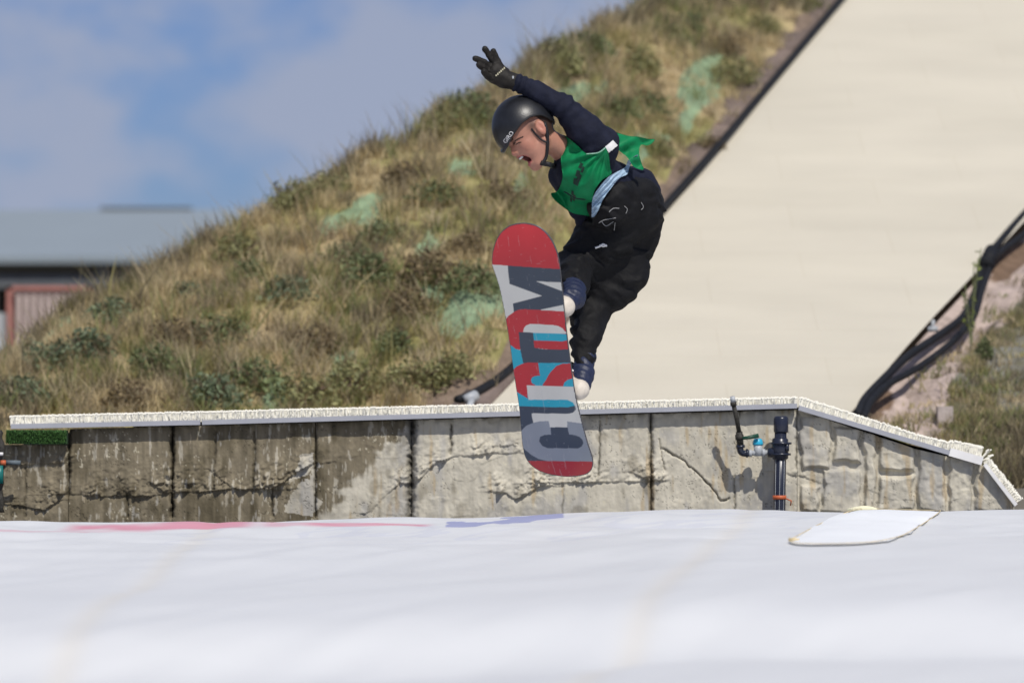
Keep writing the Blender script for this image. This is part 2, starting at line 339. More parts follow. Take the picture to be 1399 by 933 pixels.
def rightP(s, t):
    a = lerpa(CR2, s); b = lerpa(DR, s); P = a+(b-a)*t[..., None]; P[..., 2] += .16*sst(.0, .15, t)*fbm(P*np.array([2.5]*3), 4, 12)-.05*np.sin(np.clip(t*4, 0, 1)*math.pi)
    o = np.maximum(t-1, 0); P[..., 2] -= o*3; return P
S2, T2 = np.meshgrid(np.linspace(0, 1, 240), np.linspace(0, 1.6, 140)); P2 = rightP(S2, T2)
x2, y2 = topx(P2); xn = x2+n2(P2[..., 0]*4, P2[..., 1]*4, 3, 14)*30
VEGL = lambda x, y: x > np.interp(y, [300, 400, 460, 520, 600], [1480, 1400, 1350, 1300, 1285])
veg = VEGL(xn, y2)
pk = s2l((196, 178, 168))*.85; gv = s2l((112, 108, 84))*.8; gy = s2l((140, 138, 128))*.8
kk = sst(-.1, .15, n2(P2[..., 0]*5, P2[..., 2]*5, 3, 61))[..., None]
br = (segdist(x2, y2, [(1150, 570), (1190, 560), (1205, 545)]) < 16) | (segdist(x2, y2, [(1395, 345), (1365, 370)]) < 16)
C2 = np.where(veg[..., None], gv*(1-kk)+gy*kk, pk*(1+.25*n2(P2[..., 0]*6, P2[..., 1]*8, 4, 3))[..., None]); C2 = np.where(br[..., None], s2l((120, 100, 84)), C2)
rb_ = mk('rocky_bank', P2.reshape(-1, 3), gridF(140, 240), M_hill, cols=C2.reshape(-1, 3), loc=(4, 28, 0)); tag(rb_, kind='structure')
def skipR(P, s, t): x, y = topx(P); return ~VEGL(x, y)
A = scatter_bank(rightP, 6500, 14, 0, .6, .1, 1.0, (.03, .10), 71, lambda P, s, t: skipR(P, s, t) | (n2(P[..., 0]*4, P[..., 1]*4, 3, 77) > .05))
vx, vy = topx(A[0]); 
gr2 = build_stuff('bank_grass', [A], M_grass, loc=(4, 28, 0)); tag(gr2, 'sparse green and brown ground cover on the bank right of the in-run', 'ground cover', kind='stuff')
bvh_r = BVHTree.FromPolygons([Vector(v) for v in P2.reshape(-1, 3)], [tuple(int(i) for i in f) for f in gridF(140, 240)])
# thin weed
h, _ = cast(bvh_r, 1327, 482); h = np.array(h) if h is not None else W(1327, 482, 27)
w_ = thing('weed', h, 'tall thin spindly weed growing beside the black hoses', 'plant')
b = MB(); lv = []
for q in range(5):
    a = np.array([rng.uniform(-.07, .07), rng.uniform(-.03, .03), rng.uniform(.25, .62) if q else .66]); b.tube(smoothline([h, h+a*np.array([.3, .3, .5]), h+a], 8), .0035, 5)
    for z in range(9):
        p = h+a*rng.uniform(.2, 1); d = rng.normal(0, 1, 3)*.02; e = rng.normal(0, 1, 3)*.008; lv += [p, p+d*.5+e, p+d, p+d*.5-e]
b.build('stem', mat('weed_stem', (.16, .18, .08)), w_)
mk('foliage', np.array(lv), np.arange(len(lv)).reshape(-1, 4), M_leaf, w_, False, cols=np.tile(s2l((120, 130, 70)), (len(lv), 1)))
h, _ = cast(bvh_r, 1345, 490); h = np.array(h)
cpy = thing('shrub', h, 'small dark weedy bush beside the thin tall weed', 'shrub'); V, F, Cc = leafmesh(420, .06, .14, .014, GP[0]); mk('foliage', V+h, F, M_leaf, cpy, False, cols=Cc)
MB().tube([h, h+np.array([0, 0, .1])], .004, 5).build('stem', M_stem, cpy)
# concrete block
p = W(1291, 585, 26.0); 
cb = MB(); cb.box(p+np.array([0, .02, -.35]), (.045, .06, .48)); tag(cb.build('concrete_post', M_stone, smooth=False), 'short pale concrete post at the foot of the right bank', 'post')
# hoses right of in-run
def hose(name, pts, r, label, grp=None, n=80):
    pts = smoothline([W(*p) for p in pts], n); o = MB().tube(pts, r, 14).build(name, M_black); return tag(o, label, 'hose', grp)
h1 = hose('hose', [(1172, 566, 25.9), (1182, 545, 26.2), (1205, 520, 26.6), (1240, 487, 27.2), (1280, 460, 27.9), (1316, 432, 28.5), (1335, 392, 29.2), (1350, 352, 29.7), (1390, 303, 30.7), (1450, 240, 31.8)], .026, 'upper thick black hose along the right edge of the in-run')
h2 = hose('hose', [(1180, 570, 25.88), (1190, 548, 26.15), (1215, 524, 26.55), (1258, 500, 27.1), (1300, 468, 27.8), (1330, 432, 28.4), (1342, 395, 29.1), (1360, 352, 29.7), (1402, 318, 30.4), (1470, 262, 31.6)], .023, 'lower thick black hose sagging beside the first on the right bank')
b = MB(); b.tube([W(1347, 361, 29.5), W(1356, 343, 29.65)], .052, 14).tube([W(1346, 364, 29.48), W(1347, 361, 29.5)], .06, 14)
tag(b.build('hose_coupling', M_black), 'black coupling clamp joining the hoses at the right edge', 'coupling')
c_ = MB(); c_.tube([W(1274, 452, 27.75), W(1275, 437, 27.75)], .012, 8).tube([W(1268, 450, 27.75), W(1281, 449, 27.75)], .018, 8)
tag(c_.build('hose_valve', M_grey), 'small grey valve on the upper hose beside the in-run', 'valve')
# dark hose along left edge
h3 = hose('hose', [(1500, -350, 45.2), (1325, -190, 41.3), (1185, -42, 37.6), (1052, 115, 34.1), (982, 198, 32.4), (903, 287, 30.8), (800, 398, 28.8), (738, 462, 27.6), (690, 510, 26.8), (648, 537, 26.3), (625, 546, 26.1)], .026, 'long black hose along the left edge of the in-run', n=160)
c_ = MB(); c_.tube([W(650, 540, 26.15), W(636, 547, 26.1)], .034, 10).tube([W(640, 560, 26.0), W(645, 545, 26.1)], .02, 10)
tag(c_.build('pipe_fitting', M_grey), 'small grey pipe fitting at the end of the left hose', 'fitting')
# dark edging strip under it
e0 = smoothline([W(x-3, y+2, Y) for x, y, Y in BL], 100); e1 = smoothline([W(x-44, y-4, Y) for x, y, Y in BL], 100)
dn = np.array([0, -.01, .03]); V = np.concatenate([e0+dn, e1+dn, e0-dn*3, e1-dn*3]); n = 100; F = []
for i in range(n-1): F += [(i, i+1, n+i+1, n+i), (i, 2*n+i, 2*n+i+1, i+1), (n+i, n+i+1, 3*n+i+1, 3*n+i)]
F += [(0, n, 3*n, 2*n), (n-1, 3*n-1, 4*n-1, 2*n-1)]
es = mk('edge_strip', V, F, mat('edge_soil', (.17, .13, .11), .9, var=.35, vscale=5, bump=.02, bscale=12), loc=(0, 28, 0)); tag(es, kind='structure')

# ------------------------------------------------------------------ far building and red fence
bt = thing('warehouse', (-7, 84, 4.0), 'long low grey roofed open building behind the bank', 'building')
yr0, yr1 = 80, 88; xe0, xe1 = -20, -3.2
def Zp(py, Y): return ZE+(HY-py)/FP*Y
b = MB(); za, zb = Zp(352, yr0), Zp(289, yr1)
b.add([(xe0, yr0, za), (xe1, yr0, za+.03), (xe1, yr1, zb+.05), (xe0, yr1, zb), (xe0, yr0, za-.12), (xe1, yr0, za-.09), (xe1, yr1, zb-.1), (xe0, yr1, zb-.12)], [(0, 1, 2, 3), (4, 7, 6, 5), (0, 4, 5, 1), (1, 5, 6, 2), (2, 6, 7, 3), (3, 7, 4, 0)])
b.add([(xe0, yr1+.01, zb), (xe1, yr1+.01, zb+.05), (xe1, yr1+8, za+.03), (xe0, yr1+8, za)], [(0, 1, 2, 3)])
rf = b.build('roof', M_roof, bt, False)
x0 = (138-CX)/FP*yr1; x1 = (262-CX)/FP*yr1
MB().box(((x0+x1)/2, yr1, zb+.06), ((x1-x0)/2, .15, .025)).build('ridge_vent', M_post, rf, False)
MB().box(((xe0+xe1)/2, yr0+5, (4+za)/2), ((xe1-xe0)/2-.2, .1, (za-4)/2-.05)).build('wall', M_dark, bt, False)
for x in np.linspace(xe0+.5, xe1-.3, 9):
    MB().box((x, yr0+.3, (4+za)/2), (.07, .07, (za-4)/2-.06)).build('post', M_post, bt, False)
MB().box(((xe0+xe1)/2, yr0+.28, za-.42), ((xe1-xe0)/2, .03, .12)).build('beam', M_post, bt, False)
ft = thing('fence', W(60, 440, 45), 'red framed fence with pale vertical slats behind the bank', 'fence')
Yf = 45; L0 = W(12, 395, Yf); 
MB().box(W(68, 393.5, Yf), (.44, .03, .022)).build('rail', M_red, ft, False)
MB().box(W(13, 440, Yf), (.028, .03, .37)).build('frame_post', M_red, ft, False)
MB().box(W(122, 440, Yf), (.028, .03, .37)).build('frame_post', M_red, ft, False)
for i in range(10):
    x = 26+i*10.2; MB().box(W(x, 442, Yf+.02), (.024, .012, .33)).build('slat', M_pink, ft, False)
MB().box(W(68, 442, Yf+.12), (.42, .02, .33)).build('shade_panel', mat('fence_shade', (.32, .2, .18)), ft, False)  # panel coloured as the shade between the slats
pb = MB().box(W(-3, 455, 44), (.07, .2, .2)); tag(pb.build('crate', mat('pale_metal', (.45, .47, .48)), smooth=False), 'pale grey box left of the red framed fence', 'box')

# ------------------------------------------------------------------ retaining wall
YW = 22.0; MPP = YW/FP
def walltop(x): return np.interp(x, [-200, 93, 94, 1090, 1155, 1250, 1340, 1386], [609, 607, 586, 559.5, 581, 613, 634, 686])
wt = thing('retaining_wall', (0, YW+.2, 0), 'low cracked concrete wall of rough stone slabs, wet and brown on the left', 'wall')
LEDGES = [([(95, 676), (150, 677), (228, 676)], 26, .030), ([(0, 634), (93, 632)], 14, .028), ([(236, 673), (300, 670), (372, 668)], 24, .028), ([(372, 668), (400, 650), (430, 632)], 18, .03),
          ([(20, 690), (60, 697), (82, 682)], 18, .03), ([(566, 660), (600, 630), (622, 622), (700, 618)], 16, .026), ([(688, 672), (705, 683), (738, 664)], 22, .035), ([(745, 660), (800, 659), (886, 657)], 24, .032),
          ([(905, 640), (912, 700)], 3, .004), ([(500, 702), (545, 660)], 12, .022), ([(1054, 645), (1090, 648), (1118, 660)], 12, .022), ([(860, 645), (888, 656)], 14, .022), ([(196, 655), (226, 674)], 14, .022), ([(1004, 655), (1054, 652)], 8, .01), ([(286, 640), (318, 668)], 9, .018), ([(650, 612), (700, 608)], 8, .015)]
GROOVES = [([(94, 580), (93, 676)], 3.0, .03), ([(236, 575), (234, 705)], 2.4, .045), ([(295, 590), (292, 668)], 1.6, .012), ([(432, 580), (430, 705)], 1.8, .02), ([(563, 575), (560, 705)], 5.0, .06), ([(617, 580), (616, 620)], 2.0, .02),
           ([(889, 560), (890, 702)], 2.6, .03), ([(1089, 560), (1088, 640)], 1.8, .015), ([(905, 613), (930, 627), (955, 648), (975, 668), (984, 684), (996, 680)], 1.1, .02), ([(174, 677), (174, 705)], 1.6, .012), ([(1003, 650), (1004, 700)], 1.4, .012),
           ([(348, 590), (346, 665)], 1.6, .014), ([(372, 670), (372, 705)], 1.8, .014), ([(820, 575), (818, 655)], 1.4, .008), ([(770, 665), (768, 702)], 1.4, .01), ([(35, 640), (34, 705)], 1.4, .01), ([(900, 600), (908, 640)], .9, .012), ([(1004, 620), (1012, 560)], .8, .008)]
BLOCKS = [(1092, 566, 1136, 642), (1138, 584, 1177, 633), (1122, 640, 1176, 700), (1179, 590, 1197, 700), (1200, 598, 1250, 646), (1200, 650, 1250, 700), (1253, 605, 1292, 700), (1295, 618, 1331, 700), (1333, 625, 1385, 700), (1092, 662, 1120, 700)]
def wall_h(x, y):
    jx = x+n2(x*.045, y*.045, 3, 41)*7; jy = y+n2(x*.045, y*.045, 3, 42)*7
    h = .012*n2(x*.012, y*.012, 3, 1)+.005*n2(x*.05, y*.02, 4, 2)+.003*n2(x*.25, y*.12, 3, 3)
    for pts, w, a in LEDGES:
        kx, ky = x+(jx-x)*.5, y+(jy-y)*.5; jm = .25+.75*sst(-.18, .12, n2(x*.03, y*.02+w, 2, 33)); d = segdist(kx, ky, pts); xs = [p[0] for p in pts]; ys = [p[1] for p in pts]
        ly = np.interp(kx, xs, ys) if xs[0] < xs[-1] else np.interp(-kx, [-v for v in xs], ys)
        ab = ky < ly; jag = jm*(.35+3.0*np.abs(n2(x*.10+y*.05, y*.10, 3, 5)))
        h = h+.65*np.where(ab, a*np.exp(-(d/w)**1.5)*jag, -a*.30*np.exp(-(d/4.5)**2)*(.4+.6*jag))
    for pts, w, a in GROOVES:
        d = segdist(x+n2(x*.12, y*.12, 3, 51)*3, y+n2(x*.12, y*.12, 3, 52)*3, pts); h = h-a*np.exp(-(d/w)**2)*(1+.6*n2(x*.2, y*.2, 2, 6))
    inb = x > 1090
    hb = np.full(x.shape, -.012)
    for a, b_, c, d in BLOCKS:
        e = np.minimum(np.minimum(jx-a, c-jx), np.minimum(jy-b_, d-jy)); hb = np.maximum(hb, -.018+.034*sst(-1.0, 5, e)+.014*n2(x*.05+a, y*.05, 3, 7))
    rid = .018*(1-np.abs(n2(x*.06, y*.05, 4, 19))*3.0).clip(0, 1)*(n2(x*.014, y*.02, 2, 23) > .1)
    return h*np.where(inb, .5, 1)+np.where(inb, hb, 0)+rid*.2
def wall_c(x, y, h):
    light = s2l((196, 190, 174)); lg = s2l((186, 182, 172)); wet = s2l((124, 115, 96)); wet2 = s2l((98, 90, 72)); ochre = s2l((170, 148, 110)); dark_brown = s2l((62, 58, 46))
    st = n2(x*.16, y*.012, 3, 11)[..., None]; st2 = n2(x*.05, y*.02, 3, 12)[..., None]
    L_ = light*(1+.22*st)*(1-.12*sst(-.3, .3, st2))+(lg-light)*sst(0, .3, st2)
    L_ = L_+(ochre-L_)*(sst(.2, .42, n2(x*.10, y*.015, 3, 16))*.55)[..., None]
    Wt = wet*(1+.55*st)+(wet2-wet)*sst(-.1, .3, st2)
    edge = np.interp(y, [575, 600, 640, 672, 705], [562, 540, 505, 470, 440])+n2(x*.03, y*.06, 3, 13)*30+n2(x*.2, y*.02, 2, 14)*14
    wm = 1-sst(-7, 7, x-edge)
    dry = inpoly(x+n2(x*.08, y*.08, 3, 15)*16, y, [(388, 662), (418, 620), (430, 618), (430, 640), (402, 668), (388, 700), (430, 706), (432, 640)])
    wm = np.where(dry, .12, wm)
    wm = wm*(1-.55*sst(.22, .34, n2(x*.22, y*.05, 3, 18)))
    wm = np.maximum(wm, .45*sst(.16, .4, n2(x*.045, y*.03, 3, 20))*(x < 900))
    Cc = L_*(1-wm[..., None])+Wt*wm[..., None]
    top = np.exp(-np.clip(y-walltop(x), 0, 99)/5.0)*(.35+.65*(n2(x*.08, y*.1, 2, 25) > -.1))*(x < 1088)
    Cc = Cc+(dark_brown-Cc)*(top*.75)[..., None]  # darker brown just below the wall top, broken up by noise
    for pts, w, a in GROOVES:
        d = segdist(x+n2(x*.12, y*.12, 3, 51)*3, y+n2(x*.12, y*.12, 3, 52)*3, pts); Cc = Cc+(dark_brown*.5-Cc)*(np.exp(-(d/(w*.8))**2)*np.clip(.55+.9*n2(x*.07, y*.07, 3, 77), 0, .9))[..., None]
    dk = (np.abs(n2(x*.07, y*.12, 4, 27)) < .012) & (n2(x*.02, y*.03, 2, 28) > .12)
    Cc = np.where(dk[..., None], Cc*.4, Cc)
    sp = (n2(x*.35, y*.22, 2, 29) > .36) & (n2(x*.03, y*.03, 2, 30) > .05); Cc = np.where(sp[..., None], Cc*.4+s2l((205, 198, 175))*.6, Cc)
    return Cc*1.0
JX = [-160, 93.5, 235, 431, 562, 889.5, 1089, 1387]
for a, b_ in zip(JX[:-1], JX[1:]):
    nx = int((b_-a)/1.25); xs = np.linspace(a+.3, b_-.3, nx); ny = 150
    X, tt = np.meshgrid(xs, np.linspace(0, 1, ny)); Yt = walltop(X); Y_ = Yt+(760-Yt)*tt
    H = wall_h(X, Y_); Cc = wall_c(X, Y_, H)
    V = np.stack([(X-CX)*MPP, YW-H, ZE+(HY-Y_)*MPP], -1)
    # turn the top and the sides back into the wall, foot down to the ground
    top = V[:1].copy(); top[..., 1] = YW+.25; bot = V[-1:].copy(); bot[..., 2] = 0
    V = np.concatenate([top, V, bot]); Cc = np.concatenate([Cc[:1], Cc, Cc[-1:]])
    l = V[:, :1].copy(); l[..., 1] = YW+.25; r = V[:, -1:].copy(); r[..., 1] = YW+.25
    V = np.concatenate([l, V, r], 1); Cc = np.concatenate([Cc[:, :1], Cc, Cc[:, -1:]], 1)
    mk('panel', V.reshape(-1, 3), gridF(V.shape[0], V.shape[1]), M_wall, wt, True, cols=Cc.reshape(-1, 3))
# solid body of the take-off behind the wall, with cream deck
xs = np.concatenate([[-190, 10], np.linspace(95, 1090, 20), np.linspace(1100, 1386, 24)]); V = []; F = []
for i, x in enumerate(xs):
    X_ = (x-CX)*MPP; z = ZE+(HY-max(walltop(x), 586-.0268*(x-94) if x < 94 else 0))*MPP-.01
    V += [(X_, YW+.26, 0), (X_, YW+.26, z), (X_, 26.3, min(z, ZE+.17)), (X_, 26.3, 0)]
for i in range(len(xs)-1): F += [tuple(i*4+k for k in (0, 1, 5, 4)), tuple(i*4+k for k in (1, 2, 6, 5)), tuple(i*4+k for k in (2, 3, 7, 6))]
F += [(0, 3, 2, 1), tuple((len(xs)-1)*4+k for k in (0, 1, 2, 3))]
mk('wall_core', V, F, M_core, wt, False)
# mats with edge boards
def lip(x): return np.interp(x, [15, 1090, 1155, 1296, 1340], [581, 556.5, 576, 616, 628])
def matting(name, pts, board, label, bh=6.5, br_h=12.0, boardmat=M_board, rows=7):
    t = thing(name, W(pts[0][0], pts[0][1], YW), label, 'matting', 'brush mats along the wall top')
    dense = []; 
    for (x0, y0), (x1, y1) in zip(pts[:-1], pts[1:]):
        n = max(2, int(math.hypot(x1-x0, y1-y0)/2.6)); dense += [(x0+(x1-x0)*k/n, y0+(y1-y0)*k/n) for k in range(n)]
    dense = np.array(dense); d = np.gradient(dense, axis=0); nrm = np.stack([d[:, 1], -d[:, 0]], 1); nrm /= np.linalg.norm(nrm, axis=1)[:, None]
    V = []; F = []; o = 0
    for r in range(rows):
        for (x, y), nn in zip(dense, nrm):
            x = x+rng.normal(0, .5)
            for q in range(2):
                hb = br_h*rng.uniform(.88, 1.05)-r*.3; lx = rng.normal(0, 1.3); wd = rng.uniform(.55, .95); Yq = YW-.03+r*.035+rng.uniform(0, .02); dY = rng.normal(0, .012)
                b0 = (x+q*1.3, y-2); tp = (x+q*1.3+nn[0]*hb+lx, y-2+nn[1]*hb)
                V += [W(b0[0]-wd*.6, b0[1], Yq), W(b0[0]+wd*.6, b0[1], Yq), W(tp[0]+wd*.6, tp[1], Yq+dY), W(tp[0]-wd*.6, tp[1], Yq+dY),
                      W(tp[0]+wd, tp[1]-.2, Yq+dY-.004), W(tp[0]-wd, tp[1]-.2, Yq+dY-.004), W(tp[0]+wd, tp[1]-1.7, Yq+dY), W(tp[0]-wd, tp[1]-1.7, Yq+dY)]
                F += [(o, o+1, o+2, o+3), (o+5, o+4, o+6, o+7)]; o += 8
    mk('bristles', V, np.array(F), M_bris, t, False)['kind'] = 'stuff'
    # backing sheet
    A_ = np.array([W(x, y-1, YW-.02) for x, y in dense]); A2 = np.array([W(x, y-br_h*.62, YW+.30) for x, y in dense]); A0 = np.array([W(x, y-br_h*.45, YW-.0) for x, y in dense]); n = len(dense)
    V = np.concatenate([A_, A0, A2]); F = [(i, i+1, n+i+1, n+i) for i in range(n-1)]+[(n+i, n+i+1, 2*n+i+1, 2*n+i) for i in range(n-1)]
    mk('backing', V, F, M_bris, t, False)
    for bp in board:
        (x0, y0), (x1, y1) = bp; a = W(x0, y0, YW-.045); b2 = W(x1, y1, YW-.045); ax0 = norm(b2-a); up = norm(np.cross(ax0, [0, 1, 0])); up = up if up[2] > 0 else -up
        MB().box((a+b2)/2, (np.linalg.norm(b2-a)/2-.001, .018, bh*MPP/2), [ax0, np.array([0, 1., 0]), up]).build('edge_board', boardmat, t, False)
    return t
matting('brush_mat', [(15, 583), (275, 577), (1090, 557)], [((15, 582.5), (274, 577)), ((276, 577), (1089, 554.5))], 'longest brush mat, level along the wall top above the cracked slabs')
matting('brush_mat', [(1091, 557), (1155, 577), (1250, 608), (1296, 619)], [((1091, 557), (1297, 618.5))], 'sloping brush mat where the wall top falls to the right')
matting('brush_mat', [(1297, 619), (1340, 628), (1343, 634)], [((1297, 617), (1342, 630))], 'short brush mat with white backing at the bend of the wall top', bh=11, boardmat=M_white, br_h=15)
matting('brush_mat', [(1344, 634), (1364, 658), (1389, 690)], [((1345, 634), (1388, 690))], 'steep end brush mat at the right end of the wall', bh=5, boardmat=M_white, br_h=8)
MB  # deck sheet
V = []; 
for x in xs[2:]:
    X_ = (x-CX)*MPP; z = ZE+(HY-walltop(x))*MPP+.02; V += [(X_, YW+.27, z), (X_, 26.25, min(z, ZE+.175)+.01)]
dk = mk('take_off_deck', V, [(i*2, i*2+1, i*2+3, i*2+2) for i in range(len(xs)-3)], M_mat, smooth=False, loc=(0, 24, 0)); tag(dk, kind='structure')

# turf strip
t = MB().box(W(52, 597, YW-.05), (.148, .03, .034)); o = mk('turf_strip', np.concatenate(t.v), t.f, mat('turf_backing', (.02, .05, .02), .9), None, False)
tag(o, 'dark green artificial turf strip laid on the left end of the wall', 'turf')
n = 5200; b0 = np.stack([rng.uniform((11-CX)*MPP, (93-CX)*MPP, n), YW-.08+rng.uniform(-.004, .02, n), ZE+(HY-rng.uniform(587, 604, n))*MPP], 1)
dd = rng.normal(0, 1, (n, 3))*np.array([.004, .006, .002])+np.array([0, -.012, -.012]); ww = rng.normal(0, 1, (n, 3))*.0016
V = np.stack([b0-ww, b0+ww, b0+dd], 1).reshape(-1, 3); cc = np.repeat(s2l([(58, 88, 46)])*rng.uniform(.5, 1.7, (n, 1)), 3, 0)
mk('pile', V, np.arange(n*3).reshape(n, 3), M_turf, o, False, cols=cc)['kind'] = 'stuff'

# left edge equipment
ct = thing('water_valve', W(2, 690, 21.9), 'dark valve with teal, red and white fittings at the left picture edge', 'valve')
Yc = 21.85
def lump(c, r, seed, n=900, amp=.35):
    u = rng.normal(0, 1, (n, 3)); u /= np.linalg.norm(u, axis=1)[:, None]; c0 = u*np.array(r)*(1+amp*fbm(u*3, 3, seed))[:, None]; a = rng.normal(0, 1, (n, 3))*.007; b = rng.normal(0, 1, (n, 3))*.007
    return np.stack([c0-a, c0+b, c0+a, c0-b], 1).reshape(-1, 3)+c
MB().tube(smoothline([W(-2, 588, Yc), W(3, 620, Yc), W(0, 660, Yc), W(2, 700, Yc)], 16), [.016+.006*math.sin(i*2.1) for i in range(16)], 10).build('hose', M_rust, ct)
MB().box(W(0, 648, Yc-.02), (.016, .02, .045)).build('body', M_teal, ct)
MB().tube([W(1, 632, Yc-.03), W(8, 632, Yc-.03)], .013, 12).build('cap', M_orange, ct)
MB().box(W(1, 620, Yc-.03), (.012, .01, .008)).build('plate', M_white, ct)
MB().tube([W(8, 631.5, Yc), W(28, 632, Yc)], .012, 10).build('pipe', mat('slate_pipe', (.12, .15, .17)), ct)

# ------------------------------------------------------------------ standpipe with valve
YP = 21.87; MP = YP/FP
pt = thing('standpipe', W(1064.5, 700, YP), 'black standpipe with blue capped valve and thin riser in front of the wall', 'standpipe')
MB().tube([W(1063.5, 790, YP), W(1065, 690, YP), W(1066.5, 588, YP)], 8.2*MP, 24).build('pipe', M_pipe, pt)
for ang in (-50, -5, 38):
    a = math.radians(ang); o3 = np.array([math.sin(a), -math.cos(a), 0])*8.3*MP
    MB().tube([W(1063.5, 790, YP)+o3, W(1065, 690, YP)+o3, W(1066.4, 600, YP)+o3], 0.0013, 6).build('stripe', M_grey, pt)
MB().tube([W(1067, y, YP) for y in (591, 589, 572, 569, 568.3)], [9.0*MP, 10*MP, 10*MP, 8.6*MP, 6*MP], 28).build('cap', M_pipe, pt)
MB().tube([W(1065.8, y, YP) for y in (628, 626, 612, 600, 598)], [8.6*MP, 11*MP, 11.8*MP, 11*MP, 8.6*MP], 24).tube([W(1066, 618, YP), W(1049, 618, YP)], [8*MP, 6.5*MP], 16).tube([W(1075, 606, YP-.03), W(1075, 616, YP-.03)], .012, 8).tube([W(1067, 607, YP), W(1067, 604, YP)], .053, 24).tube([W(1066, 619, YP), W(1066, 622, YP)], .053, 24).build('saddle_clamp', M_pipe, pt)
MB().tube([W(1065, 676.5, YP), W(1065, 682, YP)], 9.4*MP, 24).tube([W(1074, 681, YP-.02), W(1081, 684, YP-.03), W(1080, 690, YP)], .004, 6).build('orange_tape', M_orange, pt)
vb = MB().tube([W(1049, 618, YP), W(1022, 619, YP)], 3.6*MP, 14).tube([W(1045, 618.2, YP), W(1041, 618.2, YP)], 5.4*MP, 14).tube([W(1036, 623, YP), W(1035.5, 607, YP)], [5.5*MP, 6.2*MP], 16).tube([W(1027, 619, YP), W(1023, 619, YP)], 5*MP, 14).build('valve_body', M_grey, pt)
MB().tube([W(1035.5, y, YP) for y in (608, 606, 601, 599)], [7.0*MP, 7.6*MP, 6.2*MP, 4.5*MP], 8).build('valve_cap', M_blue, vb)
MB().tube(smoothline([W(1023, 619, YP), W(1015, 619, YP-.005), W(1011.5, 615, YP-.01), W(1011, 606, YP-.015)], 10), 4.6*MP, 14).tube([W(1012, 612, YP-.01), W(1011.5, 608, YP-.01)], 6*MP, 12).tube([W(1019, 619, YP), W(1022, 619, YP)], 6*MP, 12).build('elbow', M_pipe, pt)
rs = MB().tube([W(1011.5, 608, YP-.015), W(1009.8, 590, YP-.03)], 4.6*MP, 12).tube([W(1009.8, 590, YP-.03), W(1006, 570, YP-.05), W(1001.5, 550, YP-.07)], 3.1*MP, 12).tube([W(1010.5, 600, YP-.02), W(1010, 594, YP-.025)], 6*MP, 10).tube([W(1002.5, 554, YP-.066), W(1001.8, 549, YP-.07)], 4.3*MP, 12).build('riser', M_rust, pt)
MB().tube([W(1001.6, 549, YP-.07), W(1000.5, 542, YP-.078)], 3.3*MP, 12).build('nozzle', M_grey, rs)
MB().tube([W(1010, 599, YP-.03), W(1020, 598, YP-.035), W(1036.5, 595, YP-.035)], [.006, .009, .011], 8).build('handle', M_green, rs)

# ------------------------------------------------------------------ airbag
def bagz(x, Y):
    zc = -.352+.0165*x+.008*np.sin(x*2.1+.5)
    d = 20.75-Y; z = zc-.025*np.maximum(d, 0)
    s = lambda c, w: .5*(1+np.tanh((c-Y)/w))
    w1 = .25*n2(x*.5, Y*0, 2, 95)+.12*x; z = z-.165*s(13.75+w1, .30)-.022*s(19.5+w1*.5, .22)-.03*s(17.2-w1, .4)+.03*s(15.6+w1, .5)+.075*s(12.95+w1, .28)-.12*s(8.5, .6)
    o = np.maximum(Y-20.35, 0); z = z-.16*o**2-5*np.maximum(Y-21.2, 0)**1.3
    z = z+.0045*np.sin((x-.11*(Y-11.7))*3.1+.8)*sst(21.5, 19, Y)
    z = z+.045*n2((x-.3*Y)*.7, Y*.3, 2, 90)*sst(21, 17.5, Y)+.03*n2((x-.45*Y)*1.4, Y*.8, 2, 91)*sst(21, 19.5, Y)+.013*n2((x-.5*Y)*3.5, Y*1.3, 2, 92)*sst(21.2, 19.5, Y)
    for x0, sl in ((.157-.11*11.7, .11), (-1.37, 0.0), (-4.0, .05), (3.4, .05)):
        q = x-(x0+sl*Y); z = z-.003*np.exp(-(q/.05)**2)+.0015*np.exp(-((np.abs(q)-.12)/.06)**2)
    # fine transverse wrinkles near the crest
    z = z+.036*n2(x*1.1, (Y+.35*x)*3.2, 2, 93)*sst(16.5, 19, Y)*sst(21, 20.3, Y)
    return ZE+z
ys = np.concatenate([np.linspace(2.5, 11, 50), np.linspace(11.06, 18.4, 150), np.linspace(18.42, 20.95, 190), np.linspace(21, 21.75, 22)])
xs_ = np.concatenate([np.linspace(-7, -2.7, 50), np.linspace(-2.68, 2.68, 500), np.linspace(2.7, 7, 50)])
X, Y_ = np.meshgrid(xs_, ys); Z = bagz(X, Y_); Z = np.maximum(Z, .02)
px_, py_ = CX+X/Y_*FP, HY-(Z-ZE)/Y_*FP
white = np.array([.685, .695, .70]); Cc = np.ones(X.shape+(3,))*white
for x0, sl in ((.157-.11*11.7, .11), (-1.37, 0.0)):
    q = np.abs(X-(x0+sl*Y_)); Cc = Cc*(1-np.exp(-(q/.05)**2)[..., None]*np.array([.0, .03, .08]))
pm = n2(X*3.2, Y_*2.2, 3, 101); yc = 20.05+.10*np.sin(X*2)+.22*(X+1.1)*.2
pink = (X > -2.05) & (X < -.36) & (np.abs(Y_-yc) < .22+.3*n2(X*5, Y_*0, 2, 103)) & (pm > -.22+.0*X)
pink &= ~((np.abs(X+1.15) < .07))
pw = .75*sst(-2.1, -1.95, X)*sst(-.34, -.42, X)*sst(.27, .03, np.abs(Y_-yc)+.25*n2(X*4, Y_*3, 3, 103)+.0*X)*(.4+.5*sst(-.35, .1, pm))*(1-.7*np.exp(-((X+1.15)/.06)**2))
pw = np.maximum(pw, np.where((X > -2.5) & (X < -1.9) & (np.abs(Y_-19.75) < .09), .3, 0))
Cc = Cc+(np.array([.66, .12, .22])-Cc)*pw[..., None]
